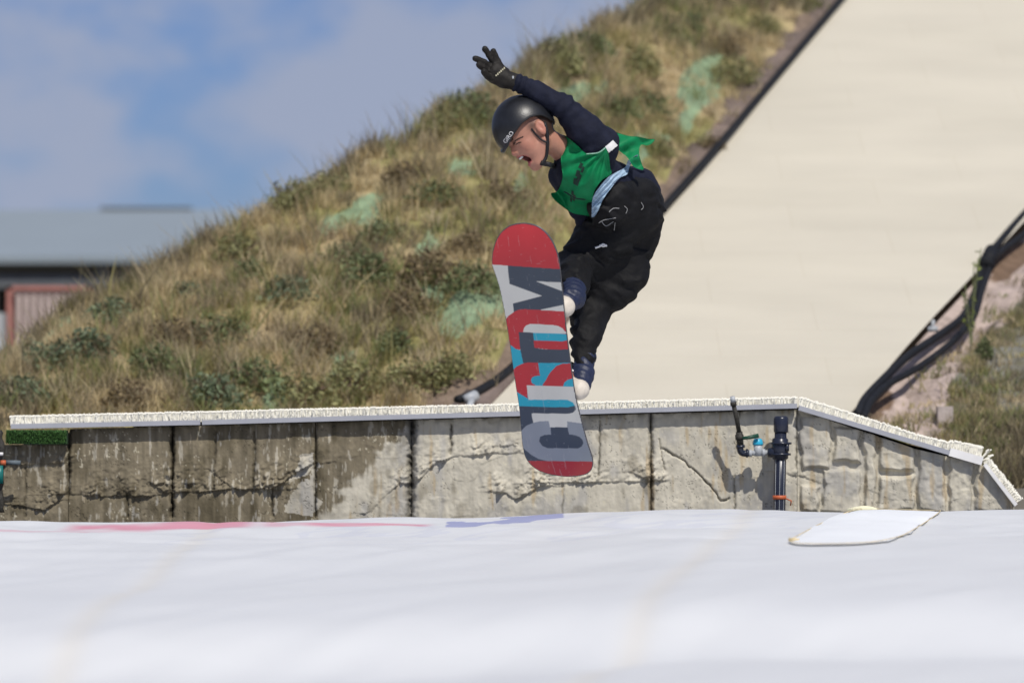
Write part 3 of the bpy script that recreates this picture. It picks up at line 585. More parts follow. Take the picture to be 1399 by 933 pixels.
bl = (np.abs(Y_-20.1-(X+.05)*.6) < .15+.4*n2(X*6, Y_*6, 2, 107)) & (X > -.30) & (X < .24)
Cc = Cc+(np.array([.12, .15, .45])-Cc)*np.where(bl, .6, 0)[..., None]  # ragged blue patch blended into the bag colour near the crest
fold_shade = (np.abs(n2(X*1.4, (Y_-.5*X)*3.5, 3, 109)) < .05) & (Y_ > 18.6) & (X > -1.5) & (X < 1.4)
Cc = Cc*(1-np.where(fold_shade, .06, 0)[..., None]*np.array([1.2, 1.1, .4]))  # bluish fold shadows streaked into the bag colour near the crest
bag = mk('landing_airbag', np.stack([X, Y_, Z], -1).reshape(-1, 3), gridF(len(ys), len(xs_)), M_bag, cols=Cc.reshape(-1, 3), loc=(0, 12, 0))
tag(bag, 'huge white landing airbag with faded pink paint and a blue patch, filling the foreground', 'airbag')
# patch
PT = [(1078, 739.5), (1088, 743), (1120, 744), (1155, 743.5), (1195, 741), (1225, 735), (1240, 729), (1262, 716), (1284, 700), (1278, 698.5), (1240, 697.5), (1180, 696.5), (1160, 700), (1120, 717)]
def onbag(px, py, off=.006):
    lo, hi = 11., 20.7
    for _ in range(40):
        m = (lo+hi)/2; x = (px-CX)/FP*m
        if ZE+(HY-py)/FP*m < bagz(np.array([x]), np.array([m]))[0]+off: hi = m
        else: lo = m
    return np.array([(px-CX)/FP*lo, lo, ZE+(HY-py)/FP*lo])
edge = smoothline([onbag(*p) for p in PT+[PT[0]]], 120)[:-1]; ctr = edge.mean(0); V = []; F = []; nr = 14
for r in range(nr+1):
    f = r/nr; q = ctr+(edge-ctr)*f; q[:, 2] = bagz(q[:, 0], q[:, 1])+.006+.008*(1-f**4); V.append(q)
V = np.concatenate(V); n = len(edge); F = [(r*n+i, r*n+(i+1) % n, (r+1)*n+(i+1) % n, (r+1)*n+i) for r in range(nr) for i in range(n)]
mk('repair_patch', V, F, M_patch, bag)
ring = np.concatenate([edge, edge[:1]]); ring[:, 2] += .005; MB().tube(ring, .0018, 6).build('patch_trim', M_yel, bag)
c0 = onbag(1082, 741); MB().tube([c0+np.array([-.012, 0, .012]), c0+np.array([.028, -.02, .014])], [.008, .003], 8).build('glue_blob', M_yel, bag)
c0 = onbag(1180, 697); u = []
b = MB(); b.tube(smoothline([c0+np.array([-.08, 0, .004]), c0+np.array([-.03, -.02, .008]), c0+np.array([.02, .0, .010]), c0+np.array([.07, .0, .004])], 14), [.003+.010*math.sin(i/13*math.pi) for i in range(14)], 10).build('foam_lump', mat('foam', (.82, .78, .55), .8, bump=.01, bscale=60), bag)

# ------------------------------------------------------------------ snowboard
ua = norm([-.111, -.5, .859]); ub0 = np.array([.962, -.271, -.034]); ub = norm(ub0-ua*np.dot(ub0, ua)); um = -np.cross(ub, ua)  # deck normal
um = um if um[1] > 0 else -um
BC = R(741, 479, .0)
def bend(v):
    return np.where(v > .46, 1.0*(v-.46)**2, 0)+np.where(v < -.46, .75*(v+.46)**2, 0)+.025*(np.clip(v, -.5, .5)/.5)**2*0
def toboard(px, py):
    px = np.asarray(px, float); py = np.asarray(py, float)
    d = np.stack([(px-CX)/FP, np.ones_like(px), (HY-py)/FP], -1); off = np.zeros_like(px); cam0 = np.array([0, 0, ZE])
    for _ in range(12):
        tq = ((BC-cam0)@um+off)/(d@um); Pq = cam0+d*tq[..., None]-BC-um*off[..., None]; u = Pq@ub; v = Pq@ua; off = .7*off+.3*bend(v)
    return u, v
OUT = [(672, 362), (672.5, 348), (677, 330), (684, 318), (694, 309.5), (705, 305.8), (716, 305), (727, 306.5), (737, 310.5), (746, 318), (754, 329), (759.5, 341), (763, 353), (765, 367), (767, 385), (769, 402), (771, 425), (773, 445), (776, 470), (780, 500), (786, 540), (793, 570), (801, 600), (808, 622), (810, 632), (808.5, 641), (802, 647.5), (790, 650.5), (775, 651.5), (760, 650), (746, 647), (735, 642.5), (725, 635), (718, 625), (714.5, 612), (713, 600), (711, 575), (709, 555), (703.5, 520), (698, 480), (692.5, 445), (688, 420), (681.5, 390)]
ou, ov = toboard(*np.array(OUT).T); oo = smoothline([(a, b, 0) for a, b in zip(ou, ov)]+[(ou[0], ov[0], 0)], 260)[:-1, :2]
RED, DRK, BLU, GRY, MID = s2l((186, 48, 56)), s2l((62, 72, 86)), s2l((38, 165, 190)), s2l((208, 208, 202)), s2l((140, 147, 156))
GFX = [(RED, [(660, 290), (830, 290), (830, 372), (765, 368), (672, 361.5), (660, 361)]),
 (DRK, [(693.6, 363), (768, 368), (778, 368), (778, 386), (766.7, 386), (732, 384.3), (766.7, 397.3), (780, 400), (780, 415), (771, 416.3), (739, 423), (739, 430), (702.5, 430), (700.7, 414.7), (740.8, 404.3), (696, 387.9)]),
 (RED, [(780, 425.5), (769.7, 425.4), (716.6, 422.4), (709, 423), (703.6, 425.4), (694.2, 431.8), (689, 439), (680, 445), (685, 468), (693.6, 468.4), (704.8, 476.7), (710, 477.8), (714.8, 470), (785, 470)]),
 (GRY, [(714.8, 452.5), (716, 448), (718.5, 444.8), (723.7, 442.7), (735, 443), (755, 444), (762.6, 445.4), (768.5, 448.5), (772, 453), (790, 456), (728, 455), (714.8, 453.5)]),
 (BLU, [(728.4, 454.5), (785, 456.8), (785, 464.5), (775, 464.8), (768, 466.5), (729.6, 465)]),
 (RED, [(729.6, 465), (768, 466.5), (776, 464.8), (790, 464.5), (790, 478), (745, 477), (730, 475)]),
 (DRK, [(708.3, 453.5), (728.4, 454.5), (730, 475), (745, 477.3), (795, 477.5), (795, 496.5), (745, 495.8), (713, 496), (711, 478)]),
 (BLU, [(680, 467), (693.6, 468.4), (704.8, 476.7), (711, 478.4), (714.8, 496), (795, 495.5), (800, 529), (719, 526.5), (722, 546), (776, 546), (782.6, 549.5), (785.5, 554), (776, 556.5), (740, 556), (690, 556)]),
 (RED, [(690, 509), (700.7, 505.5), (706, 500.5), (714, 496.7), (721.3, 495), (734.9, 495.5), (737.2, 509.7), (737.8, 513), (731, 513.6), (727, 515.5), (725.4, 518.9), (726.6, 523.6), (730, 525), (732, 527), (719.5, 526.2), (721.3, 544.4), (705.4, 534.8), (690, 530)]),
 (RED, [(790, 496), (768.5, 496.7), (760, 500), (752, 508.5), (749.6, 511.8), (746, 519), (741, 526), (743.7, 527.5), (769, 528.4), (771, 522.5), (775, 519), (783.8, 516.5), (795, 516)]),
 (GRY, [(719.5, 526.4), (800, 529), (830, 580), (800, 590), (720, 580), (722, 566), (776, 566), (783, 563.5), (786.8, 559), (786, 553), (782.6, 549.5), (775, 546), (722, 545)]),
 (DRK, [(700, 554.5), (740, 555.8), (776, 556.3), (785.5, 554), (787, 559), (783, 563.5), (777, 565), (726.5, 564.5), (727, 570), (729, 579), (713, 588.5), (700, 592)]),
 (MID, [(700, 590), (712.4, 587.9), (718.9, 581.4), (728.3, 577.5), (736.6, 575.5), (749.6, 574.9), (751.3, 583.7), (775, 583.7), (775, 575.5), (795.6, 578.4), (830, 590), (830, 632), (700, 629)]),
 (DRK, [(700, 606), (712, 609), (716, 613), (726, 621.3), (735.4, 626.6), (747, 629.5), (700, 629)]),
 (DRK, [(752.2, 583.5), (775.3, 583.5), (777.5, 593.4), (785, 594), (792, 596.8), (796, 601), (797, 605), (795, 609.5), (790, 612.3), (748, 612), (741, 609), (736.5, 602.5), (738, 596.5), (744, 594), (753, 593.5)]),
 (RED*.85, [(700, 629), (830, 630.5), (830, 670), (700, 670)])]  # tail red darkened, shading of its downward curve put into the colour
brd = thing('snowboard', BC+um*.02-np.array([0, 0, .6]), 'tilted snowboard with red tips and big red, blue and grey lettering on its base', 'snowboard')
# base surface: fine grid clipped to the outline
du = .0022; us = np.arange(-.19, .19, du); vs = np.arange(-.72, .72, du); U, Vv = np.meshgrid(us, vs)
def bpt(u, v, off=0):
    dv = 1e-3; sl = (bend(np.asarray(v)+dv)-bend(np.asarray(v)-dv))/(2*dv); nn = um[None]-ua[None]*sl.reshape(-1, 1); nn /= np.linalg.norm(nn, axis=1)[:, None]
    return BC+ub*np.asarray(u).reshape(-1, 1)+ua*np.asarray(v).reshape(-1, 1)+um*bend(np.asarray(v)).reshape(-1, 1)+nn*off
def project(P): return CX+P[:, 0]/P[:, 1]*FP, HY-(P[:, 2]-ZE)/P[:, 1]*FP
PB = bpt(U.ravel(), Vv.ravel()); gx, gy = project(PB)
Cg = np.zeros((len(gx), 3))
for ox, oy in ((-.25, -.25), (.25, -.25), (-.25, .25), (.25, .25)):
    c = np.tile(GRY, (len(gx), 1))
    for cc, poly in GFX: c[inpoly(gx+ox, gy+oy, poly)] = cc
    Cg += c/4
ins = inpoly(U.ravel(), Vv.ravel(), [tuple(p) for p in oo*.995]); FQ = gridF(len(vs), len(us)); keep = ins[FQ].all(1); FQ = FQ[keep]
used = np.unique(FQ); rm = -np.ones(len(PB), int); rm[used] = np.arange(len(used))
sc_ = (n2(U.ravel()*140+Vv.ravel()*9, Vv.ravel()*7-U.ravel()*20, 3, 120) > .40) | (n2(U.ravel()*40, Vv.ravel()*160, 3, 121) > .47)
Cg = Cg*(1+.10*n2(U.ravel()*9, Vv.ravel()*5, 4, 122))[:, None]; Cg = np.where(sc_[:, None], Cg*.82+.09, Cg)
mk('base', PB[used], rm[FQ], M_gfx, brd, cols=Cg[used])
n = len(oo); ringb = bpt(oo[:, 0], oo[:, 1], .0004); ringt = bpt(oo[:, 0], oo[:, 1], .010); inn = bpt(oo[:, 0]*.985, oo[:, 1]*.994, .0006)
V = np.concatenate([inn, ringb, ringt]); F = [(i, (i+1) % n, n+(i+1) % n, n+i) for i in range(n)]+[(n+i, n+(i+1) % n, 2*n+(i+1) % n, 2*n+i) for i in range(n)]
mk('edge', V, F, mat('edge_steel', (.10, .10, .11), .4, metal=.3), brd)
# deck (strip mesh across)
V = []; vv = np.linspace(oo[:, 1].min()+.002, oo[:, 1].max()-.002, 120)
for v in vv:
    cr_ = []
    for i in range(n):
        a, b2 = oo[i], oo[(i+1) % n]
        if (a[1] > v) != (b2[1] > v): cr_.append(a[0]+(b2[0]-a[0])*(v-a[1])/(b2[1]-a[1]))
    V += [(min(cr_), v), (max(cr_), v)]
V = np.array(V); Pd = bpt(V[:, 0], V[:, 1], .0105); mk('deck', Pd, [(2*i, 2*i+1, 2*i+3, 2*i+2) for i in range(len(vv)-1)], M_deck, brd)

def heel(px, py):
    u, v = toboard(px, py); return float(u), float(v)
boots = []
H1u, H1v = heel(766, 430); H2u, H2v = heel(786, 543)
bo = lambda u, v, h: BC+ub*u+ua*v+um*h
for hu, hv in ((H1u, H1v), (H2u, H2v)):
    c = bo(hu-.16, hv, .022); b = MB().box(c, (.10, .05, .010), [ub, ua, um]); bd = b.build('binding', M_strap, brd, False)
    hb = []
    for a in np.linspace(-1.3, 1.3, 11):
        for z in (.0, .1, .2): hb.append(bo(hu-.085+.055*math.cos(a), hv+.058*math.sin(a), .03+z))
    mk('highback', hb, [(i*3+k, (i+1)*3+k, (i+1)*3+k+1, i*3+k+1) for i in range(10) for k in range(2)], M_strap, bd)

# ------------------------------------------------------------------ implicit surfaces
class Vol:
    def __init__(s, lo, hi, h):
        s.lo = np.array(lo, float); s.h = h; s.n = np.ceil((np.array(hi)-s.lo)/h).astype(int)+1; s.D = np.full(s.n, .2, np.float32)
    def sl(s, lo, hi):
        a = np.clip(np.floor((np.array(lo)-s.lo)/s.h).astype(int), 0, s.n); b = np.clip(np.ceil((np.array(hi)-s.lo)/s.h).astype(int)+1, 0, s.n)
        if (b <= a).any(): return None, None
        g = np.stack(np.meshgrid(*[s.lo[i]+s.h*np.arange(a[i], b[i]) for i in range(3)], indexing='ij'), -1); return (slice(a[0], b[0]), slice(a[1], b[1]), slice(a[2], b[2])), g
    def comb(s, S, d, k, sub=False):
        o = s.D[S]
        if sub: d = -d; h = np.clip(.5-.5*(o-d)/k, 0, 1); s.D[S] = o*(1-h)+d*h+k*h*(1-h)
        else: h = np.clip(.5+.5*(d-o)/k, 0, 1); s.D[S] = d*(1-h)+o*h-k*h*(1-h)
    def cap(s, a, b, ra, rb, k=.02, sub=False):
        a = np.array(a, float); b = np.array(b, float); m = max(ra, rb)+.06; S, g = s.sl(np.minimum(a, b)-m, np.maximum(a, b)+m)
        if S is None: return s
        ba = b-a; t = np.clip(((g-a)@ba)/(ba@ba+1e-12), 0, 1); d = np.linalg.norm(g-a-t[..., None]*ba, axis=-1)-(ra+(rb-ra)*t); s.comb(S, d, k, sub); return s
    def ell(s, c, r, ax=None, k=.02, sub=False):
        c = np.array(c, float); r = np.array(r, float); ax = np.eye(3) if ax is None else np.array(ax); m = r.max()+.06; S, g = s.sl(c-m, c+m)
        if S is None: return s
        q = (g-c)@ax.T; k0 = np.linalg.norm(q/r, axis=-1); k1 = np.linalg.norm(q/(r*r), axis=-1)+1e-9; s.comb(S, k0*(k0-1)/k1, k, sub); return s
    def disp(s, fn):
        g = np.stack(np.meshgrid(*[s.lo[i]+s.h*np.arange(s.n[i]) for i in range(3)], indexing='ij'), -1); m = np.abs(s.D) < .04; s.D[m] += fn(g[m]); return s
    def mesh(s):
        D = s.D; ins = D < 0; nx, ny, nz = D.shape
        cs = np.zeros((nx-1, ny-1, nz-1), int)
        for i in (0, 1):
            for j in (0, 1):
                for k in (0, 1): cs += ins[i:nx-1+i, j:ny-1+j, k:nz-1+k]
        act = (cs > 0) & (cs < 8); idx = -np.ones(act.shape, int); ii = np.argwhere(act); idx[act] = np.arange(len(ii))
        acc = np.zeros((len(ii), 3)); cnt = np.zeros(len(ii)); cor = [(i, j, k) for i in (0, 1) for j in (0, 1) for k in (0, 1)]
        for a in cor:
            for ax in range(3):
                if a[ax]: continue
                b = list(a); b[ax] = 1; da = D[tuple((ii+a).T)]; db = D[tuple((ii+b).T)]; m = (da < 0) != (db < 0)
                t = np.where(m, da/(da-db+1e-12), 0); p = np.array(a, float)[None]+np.zeros((len(ii), 3)); p[:, ax] += t; acc += p*m[:, None]; cnt += m
        V = (ii+acc/cnt[:, None])*s.h+s.lo; F = []
        for ax in range(3):
            o1, o2 = [(1, 2), (2, 0), (0, 1)][ax]; e = np.zeros(3, int); e[ax] = 1
            A = ins[tuple(slice(0, D.shape[q]-(1 if q == ax else 0)) for q in range(3))]; Bq = ins[tuple(slice(1 if q == ax else 0, D.shape[q]) for q in range(3))]
            ch = np.argwhere(A != Bq); ch = ch[(ch[:, o1] > 0) & (ch[:, o2] > 0) & (ch[:, o1] < D.shape[o1]-1) & (ch[:, o2] < D.shape[o2]-1)]
            f1 = np.zeros(3, int); f1[o1] = 1; f2 = np.zeros(3, int); f2[o2] = 1
            q = np.stack([idx[tuple((ch-f1-f2).T)], idx[tuple((ch-f2).T)], idx[tuple(ch.T)], idx[tuple((ch-f1).T)]], 1)
            fl = A[tuple(ch.T)]; q = np.where(fl[:, None], q, q[:, ::-1]); F.append(q)
        return V, np.concatenate(F)
def smoothV(V, F, it=1):
    for _ in range(it):
        acc = np.zeros_like(V); c = np.zeros(len(V))
        for a, b in ((0, 1), (1, 2), (2, 3), (3, 0)):
            np.add.at(acc, F[:, a], V[F[:, b]]); np.add.at(acc, F[:, b], V[F[:, a]]); np.add.at(c, F[:, a], 1); np.add.at(c, F[:, b], 1)
        V = V*.5+.5*acc/c[:, None]
    return V
q_ = 1/300.
# skeleton
a_ = bo(H1u, H1v, .055); A1 = R(783, 407, a_[1]-20+.085); a_ = bo(H2u, H2v, .055); A2 = R(796.5, 510, a_[1]-20+.085)
def at_dist(px, py, frm, dist, sign):
    best = None
    for dy in np.linspace(-.6, 1.0, 801):
        p = R(px, py, dy)
        if sign*(p[1]-frm[1]) < -.001: continue
        e = abs(np.linalg.norm(p-frm)-dist)
        if best is None or e < best[0]: best = (e, p)
    return best[1]
K1 = at_dist(787, 362, A1, .40, 1); K2 = at_dist(812, 420, A2, .40, 1)
yh = (K1[1]+K2[1])/2-20+.03
HP1 = R(862, 287, yh-.05); HP2 = R(866, 305, yh+.07); PEL = R(868, 272, yh)
CH = R(798, 228, .12); BEL = R(828, 255, .26); SHN = R(822, 198, .06); SHF = R(771, 240, .20); NK = R(772, 206, .10)
ELB = R(769, 146, .0); WR = R(707, 113, -.03)
ELF = R(792, 285, .30); WRF = R(815, 330, .45)
yw = math.radians(17); HF = np.array([-.8*math.cos(yw), -math.sin(yw), -.6*math.cos(yw)]); HU = np.array([-.6, 0, .8]); HL = np.cross(HU, HF); HA = [HF, HL, HU]
HO = R(732, 184.5, .02)
def hp(f, l, u): return HO+(HF*f+HL*l+HU*u)*q_

def head(v):
    e = lambda f, l, u, r, k=.012, sub=False: v.ell(hp(f, l, u), np.array(r)*q_, HA, k, sub)
    e(3, 0, 15, (37, 28, 33)); e(17, 0, -4, (22, 22, 26)); e(12, 0, -16, (20, 20, 16))
    for l in (-1, 1):
        v.cap(hp(1, l*19, -14), hp(23, l*7, -32), 8*q_, 8*q_, .014); e(22, l*14, -3, (11, 9, 10)); v.ell(hp(31, l*9, 13), np.array((6, 9, 4))*q_, HA, .01)
    e(26, 0, -33.5, (9, 9, 8)); v.cap(hp(34, 0, 9), hp(41, 0, -3), 3.0*q_, 4.2*q_, .010)
    for l in (-1, 1):
        e(38.5, l*4.2, -5, (4, 3, 3), .006); e(37.5, l*10.5, 7.5, (7, 7, 4), .008, True); e(31.5, l*10, 7, (6, 6, 5), .004)
        v.ell(hp(-3, l*28, 2), np.array((7.5, 4.6, 11.5))*q_, HA, .005); v.ell(hp(-1.5, l*33, 4), np.array((4.2, 3, 7))*q_, HA, .004, True)
    e(36, 0, -11, (6, 9, 3.2), .006); e(30.5, 0, -27.5, (5, 8.5, 3), .006)
    e(34, 0, -19, (13, 9.0, 8.2), .006, True)
    e(26, 0, -25, (8, 5, 3), .004)
    return v
def hand(v, wr, sc, fr, palm):
    # palm + fingers given in photo px (px, py, dy)
    v.cap(R(*palm[0]), R(*palm[1]), 11*q_*sc, 12.5*q_*sc, .012); v.cap(R(*palm[2]), R(*palm[3]), 9.5*q_*sc, 10*q_*sc, .012)
    for f in FING:
        r = [fr*1.15, fr, fr*.92]
        for i in range(len(f)-1): v.cap(R(*f[i]), R(*f[i+1]), r[min(i, 2)]*q_, r[min(i+1, 2)]*q_*.98, .0035)
PALM = [(690, 109, -.03), (675, 101, -.035), (686, 100, -.03), (678, 94, -.035)]
FING = [[(685, 95, -.03), (680, 83, -.035), (674, 70.5, -.045)], [(678, 91, -.035), (671, 80, -.05), (662.5, 67.5, -.07)], [(671, 93, -.04), (662, 86, -.06), (649.5, 80.5, -.08)],
        [(668, 99, -.045), (660, 93, -.07), (654, 89, -.085)], [(675, 108, -.045), (666, 105, -.075), (661, 98, -.10)]]
FINGF = None
B = Vol(R(635, 560, -.5), R(925, 50, .95), .0062)
B = Vol(np.array([(635-CX)*q_, 19.6, ZE+(600-570)*q_]), np.array([(925-CX)*q_*1.05, 20.9, ZE+(600-45)*q_*1.02]), .006)
head(B)
B.cap(hp(-8, 0, -13), NK, 16*q_, 17*q_, .02); B.cap(NK, R(785, 216, .12), 17*q_, 20*q_, .03)
B.ell(CH, (.105, .085, .12), None, .04); B.cap(CH, BEL, .085, .085, .04); B.cap(BEL, PEL, .085, .10, .04)
B.cap(CH, SHN, .06, .05, .03).cap(CH, SHF, .06, .05, .03)
B.cap(SHN, ELB, .052, .038, .02).cap(ELB, WR, .036, .024, .015).cap(SHF, ELF, .05, .038, .02).cap(ELF, WRF, .036, .026, .015)
B.cap(WR, R(*PALM[0]), .024, .026, .015); hand(B, WR, .66, 2.9, PALM)
for i in range(4):
    o3 = np.array([.012*(i-1.5), .004*i, 0]); B.cap(WRF+o3, WRF+o3+np.array([.01, .04, -.055+.004*abs(i-1.5)]), .012, .009, .006); B.cap(WRF+o3+np.array([.01, .04, -.055]), WRF+o3+np.array([-.002, .07, -.075]), .009, .008, .004)
B.cap(WRF, WRF+np.array([-.03, .02, -.03]), .013, .009, .006)
for hh, kk_, aa in ((HP1, K1, A1), (HP2, K2, A2)):
    B.cap(PEL, hh, .09, .08, .03).cap(hh, kk_, .078, .045, .02).cap(kk_, aa, .042, .028, .01).cap(aa, aa-um*.045-ub*.01, .027, .026, .01).cap(aa-um*.045-ub*.01, aa-um*.055-ub*.16, .026, .022, .01)
V, F = B.mesh(); V = smoothV(V, F, 1)
loc = (V-HO)@np.array(HA).T/q_; f, l, u = loc.T
sk_ = np.array([.44, .215, .15]); Cs = np.tile(sk_, (len(V), 1))
Cs = Cs*(1+.12*fbm(V*30, 3, 55))[:, None]
hl_ = None; ck = np.exp(-(((f-24)/9)**2+((np.abs(l)-15)/8)**2+((u+4)/9)**2))+.7*np.exp(-(((f-42)/6)**2+((u+2)/6)**2+(l/7)**2))+.9*np.exp(-(((np.abs(l)-30)/5)**2+((f+3)/7)**2+(u/11)**2)); Cs = Cs*(1-ck[:, None]*np.array([0, .22, .22]))
mo = (((f-34)/14)**2+(l/9.0)**2+((u+19)/8.2)**2 < 1.12) & (f < 41); Cs[mo] = (.10, .012, .012)
lp = (((f-35)/12)**2+(l/11.2)**2+((u+19)/10.4)**2 < 1.15) & ~mo & (f > 24); Cs[lp] = (.42, .13, .11)
te = (((f-38)/7)**2+(l/7)**2+((u+26.5)/2.5)**2 < 1.6) & mo; Cs[te] = (.42, .10, .10)
eye = (((f-37)/4)**2+((np.abs(l)-10)/5)**2+((u-7)/1.6)**2 < 1) & (f > 30); Cs[eye] = (.03, .015, .01)
brw = (((f-35)/6)**2+((np.abs(l)-9.5)/7)**2+((u-13)/1.8)**2 < 1); Cs[brw] = (.06, .03, .018)
hr = (np.abs(l) < 27) & (f < 6) & (u > 2) & (f+(-u)*.3 < 2); Cs[hr] = (.03, .018, .012); hr2 = (f < -9) & (u > -20) & (np.abs(l) < 40) & (u+f*.2 > -16); Cs[hr2] = (.05, .028, .02)
sbn = np.exp(-(((f-6)/9)**2+((u-12)/8)**2))*(np.abs(l) > 17)*(np.abs(l) < 29); Cs = Cs+(np.array([.05, .026, .018])-Cs)*(sbn*.85)[:, None]
isb = (V[:, 0] > R(763, 0, 0)[0]+.02) & ((V[:, 2] < R(0, 215, .1)[2]))
person = mk('person', V, F, M_skin, None, True, cols=Cs, loc=PEL)
tag(person, 'person in black helmet and green bib jumping on a snowboard, one arm raised', 'person')
bvh_body = BVHTree.FromPolygons([Vector(v) for v in V], [tuple(int(i) for i in q) for q in F])

line_eye = [((704.5, 198), (708, 195.5), (712.5, 194.5)), ((703, 193.5), (708, 190), (715, 187))]
# teeth
tt_ = [hp(38.5+.0*a-abs(a)*abs(a)*.06, a, -13.6) for a in np.linspace(-6, 6, 9)]
MB().tube(tt_, 1.5*q_, 8).build('teeth', M_white, person)
# ---- shirt
SV = Vol(np.array([(690-CX)*q_, 19.6, ZE+(600-345)*q_]), np.array([(925-CX)*q_, 20.75, ZE+(600-85)*q_]), .006)
SV.ell(R(797, 232, .13), (.125, .105, .13), None, .05); SV.cap(CH, BEL, .115, .112, .05); SV.cap(BEL, R(866, 264, yh-.02), .112, .122, .05)
SV.cap(R(786, 224, .13), NK+np.array([.01, 0, 0]), .075, .062, .04)
SV.cap(CH, SHN, .08, .078, .05).cap(CH, SHF, .08, .066, .04)
SV.cap(SHN, R(798, 178, .03), .079, .074, .03).cap(R(798, 178, .03), ELB, .074, .060, .03).cap(ELB, R(735, 127, -.01), .058, .048, .02).cap(R(735, 127, -.01), R(708, 114, -.03), .047, .040, .015)
SV.cap(SHF, ELF, .066, .052, .03).cap(ELF, WRF, .05, .042, .02)
axa = norm(SHN-ELB)
def fs(g):
    n1 = fbm(np.stack([g[:, 0]*14-g[:, 2]*9, g[:, 1]*10, g[:, 2]*14+g[:, 0]*9], -1), 3, 61)
    t = (g-ELB)@axa; n2_ = np.sin(t*120+6*fbm(g*9, 2, 62))*np.exp(-(t/.09)**2)
    t2 = (g-WR)@norm(ELB-WR); n3_ = np.sin(t2*210+5*fbm(g*20, 2, 65))*np.exp(-(t2/.06)**2)
    return .012*n1+.0035*n2_+.005*n3_
SV.disp(fs); V, F = SV.mesh()
# open the neck
nk = (np.linalg.norm(V-(NK+norm(HO-NK)*.055), axis=1) < .052); F = F[~nk[F].any(1)]
shirt = mk('shirt', V, F, M_navy, person); bvh_sh = BVHTree.FromPolygons([Vector(v) for v in V], [tuple(int(i) for i in q) for q in F])
MB().tube(smoothline([hp(12, 22, -40), hp(4, 17, -46), hp(-2, 14, -47)], 8), .012, 8)
# ---- trousers
TV = Vol(np.array([(750-CX)*q_, 19.7, ZE+(600-515)*q_]), np.array([(935-CX)*q_, 20.95, ZE+(600-225)*q_]), .0062)
P_ = R(868, 268, yh)
TV.cap(R(848, 270, yh-.05), R(872, 281, yh), .094, .106, .04); TV.cap(R(873, 280, yh), R(869, 302, yh+.03), .108, .126, .04)
TV.cap(HP1, R(830, 316, (K1[1]+HP1[1])/2-20), .138, .132, .04).cap(R(830, 316, (K1[1]+HP1[1])/2-20), K1+np.array([0.01, 0, 0.012]), .130, .092, .04)
TV.cap(R(833, 281, .22), R(866, 274, yh-.1), .105, .108, .04).cap(R(840, 268, .2), R(868, 273, yh-.1), .08, .10, .04); TV.cap(K1, A1+norm(K1-A1)*.15, .09, .07, .03)
TV.cap(HP2, R(850, 372, (K2[1]+HP2[1])/2-20), .128, .105, .04).cap(R(850, 372, (K2[1]+HP2[1])/2-20), R(838, 398, K2[1]-20), .105, .088, .05).cap(R(840, 335, K2[1]-20+.02), R(815, 385, K2[1]-20-.02), .10, .08, .06).cap(R(850, 372, (K2[1]+HP2[1])/2-20), K2, .105, .070, .03)
M2 = R(799, 462, (K2[1]+A2[1])/2-20-.02); TV.cap(R(808, 385, K2[1]-20+.03), R(800, 430, K2[1]-20), .10, .085, .03).cap(K2, M2, .078, .072, .02).cap(M2, A2+norm(M2-A2)*.035, .064, .046, .02)
def ft(g):
    a1 = norm(K1-HP1); t = (g-HP1)@a1
    n1 = fbm(np.stack([g[:, 0]*7+g[:, 2]*5, g[:, 1]*6, g[:, 2]*13-g[:, 0]*7], -1), 3, 71)
    r = 1-np.abs(fbm(np.stack([g[:, 0]*8, g[:, 1]*5, g[:, 2]*12+g[:, 0]*6], -1)+9, 3, 72))*4
    low = np.exp(-((g[:, 2]-(ZE+.42))/.12)**2)
    r2 = 1-np.abs(fbm(np.stack([g[:, 0]*4+g[:, 2]*3, g[:, 1]*4, g[:, 2]*7-g[:, 0]*4], -1)+3, 2, 76))*5
    return .024*n1-.002*np.clip(r, 0, 1)-.008*np.clip(r2, 0, 1)*np.sin(g[:, 2]*95+g[:, 0]*30+7*fbm(g*8, 2, 73))
TV.disp(ft); V, F = TV.mesh(); pants = mk('trousers', V, F, M_pants, person); bvh_p = BVHTree.FromPolygons([Vector(v) for v in V], [tuple(int(i) for i in q) for q in F])
# ---- boots
for i, (hu, hv, A_, K_) in enumerate(((H1u, H1v, A1, K1), (H2u, H2v, A2, K2))):
    c = lambda a, b2, h: bo(hu+a, hv+b2, h)
    v = Vol(c(-.13, 0, .1)-.26, c(-.13, 0, .1)+.26, .0055)
    v.cap(c(0.003, 0, .072), c(-.21, 0, .066), .045, .040, .01).cap(c(0.0, 0, .052), c(-.21, 0, .052), .036, .036, .006).cap(c(-.01, 0, .08), c(-.05, 0, .12), .045, .046, .02)
    V, F = v.mesh(); bt_ = mk('boot', V, F, M_boot, person)
    v = Vol(c(-.05, 0, .2)-.24, c(-.05, 0, .2)+.26, .0055)
    up_ = norm(K_-A_); v.cap(c(-.004, 0, .105), A_, .048, .047, .01).cap(A_, A_+up_*.09, .046, .048, .02)
    if i == 0: v.cap(A_+up_*.02, A_+up_*.15+ua*.01, .056, .046, .02)
    v.disp(lambda g: .008*fbm(g*22, 3, 80)+.003*np.sin(((g-A_)@um)*160+4*fbm(g*8, 2, 81)))
    V, F = v.mesh(); mk('boot_shaft', V, F, M_cuff, bt_)
    MB().tube([c(-.06+.056*math.cos(a), .056*math.sin(a), .15) for a in np.linspace(0, 6.28, 20)], .006, 6).build('boot_strap', M_white if i else M_strap, bt_)
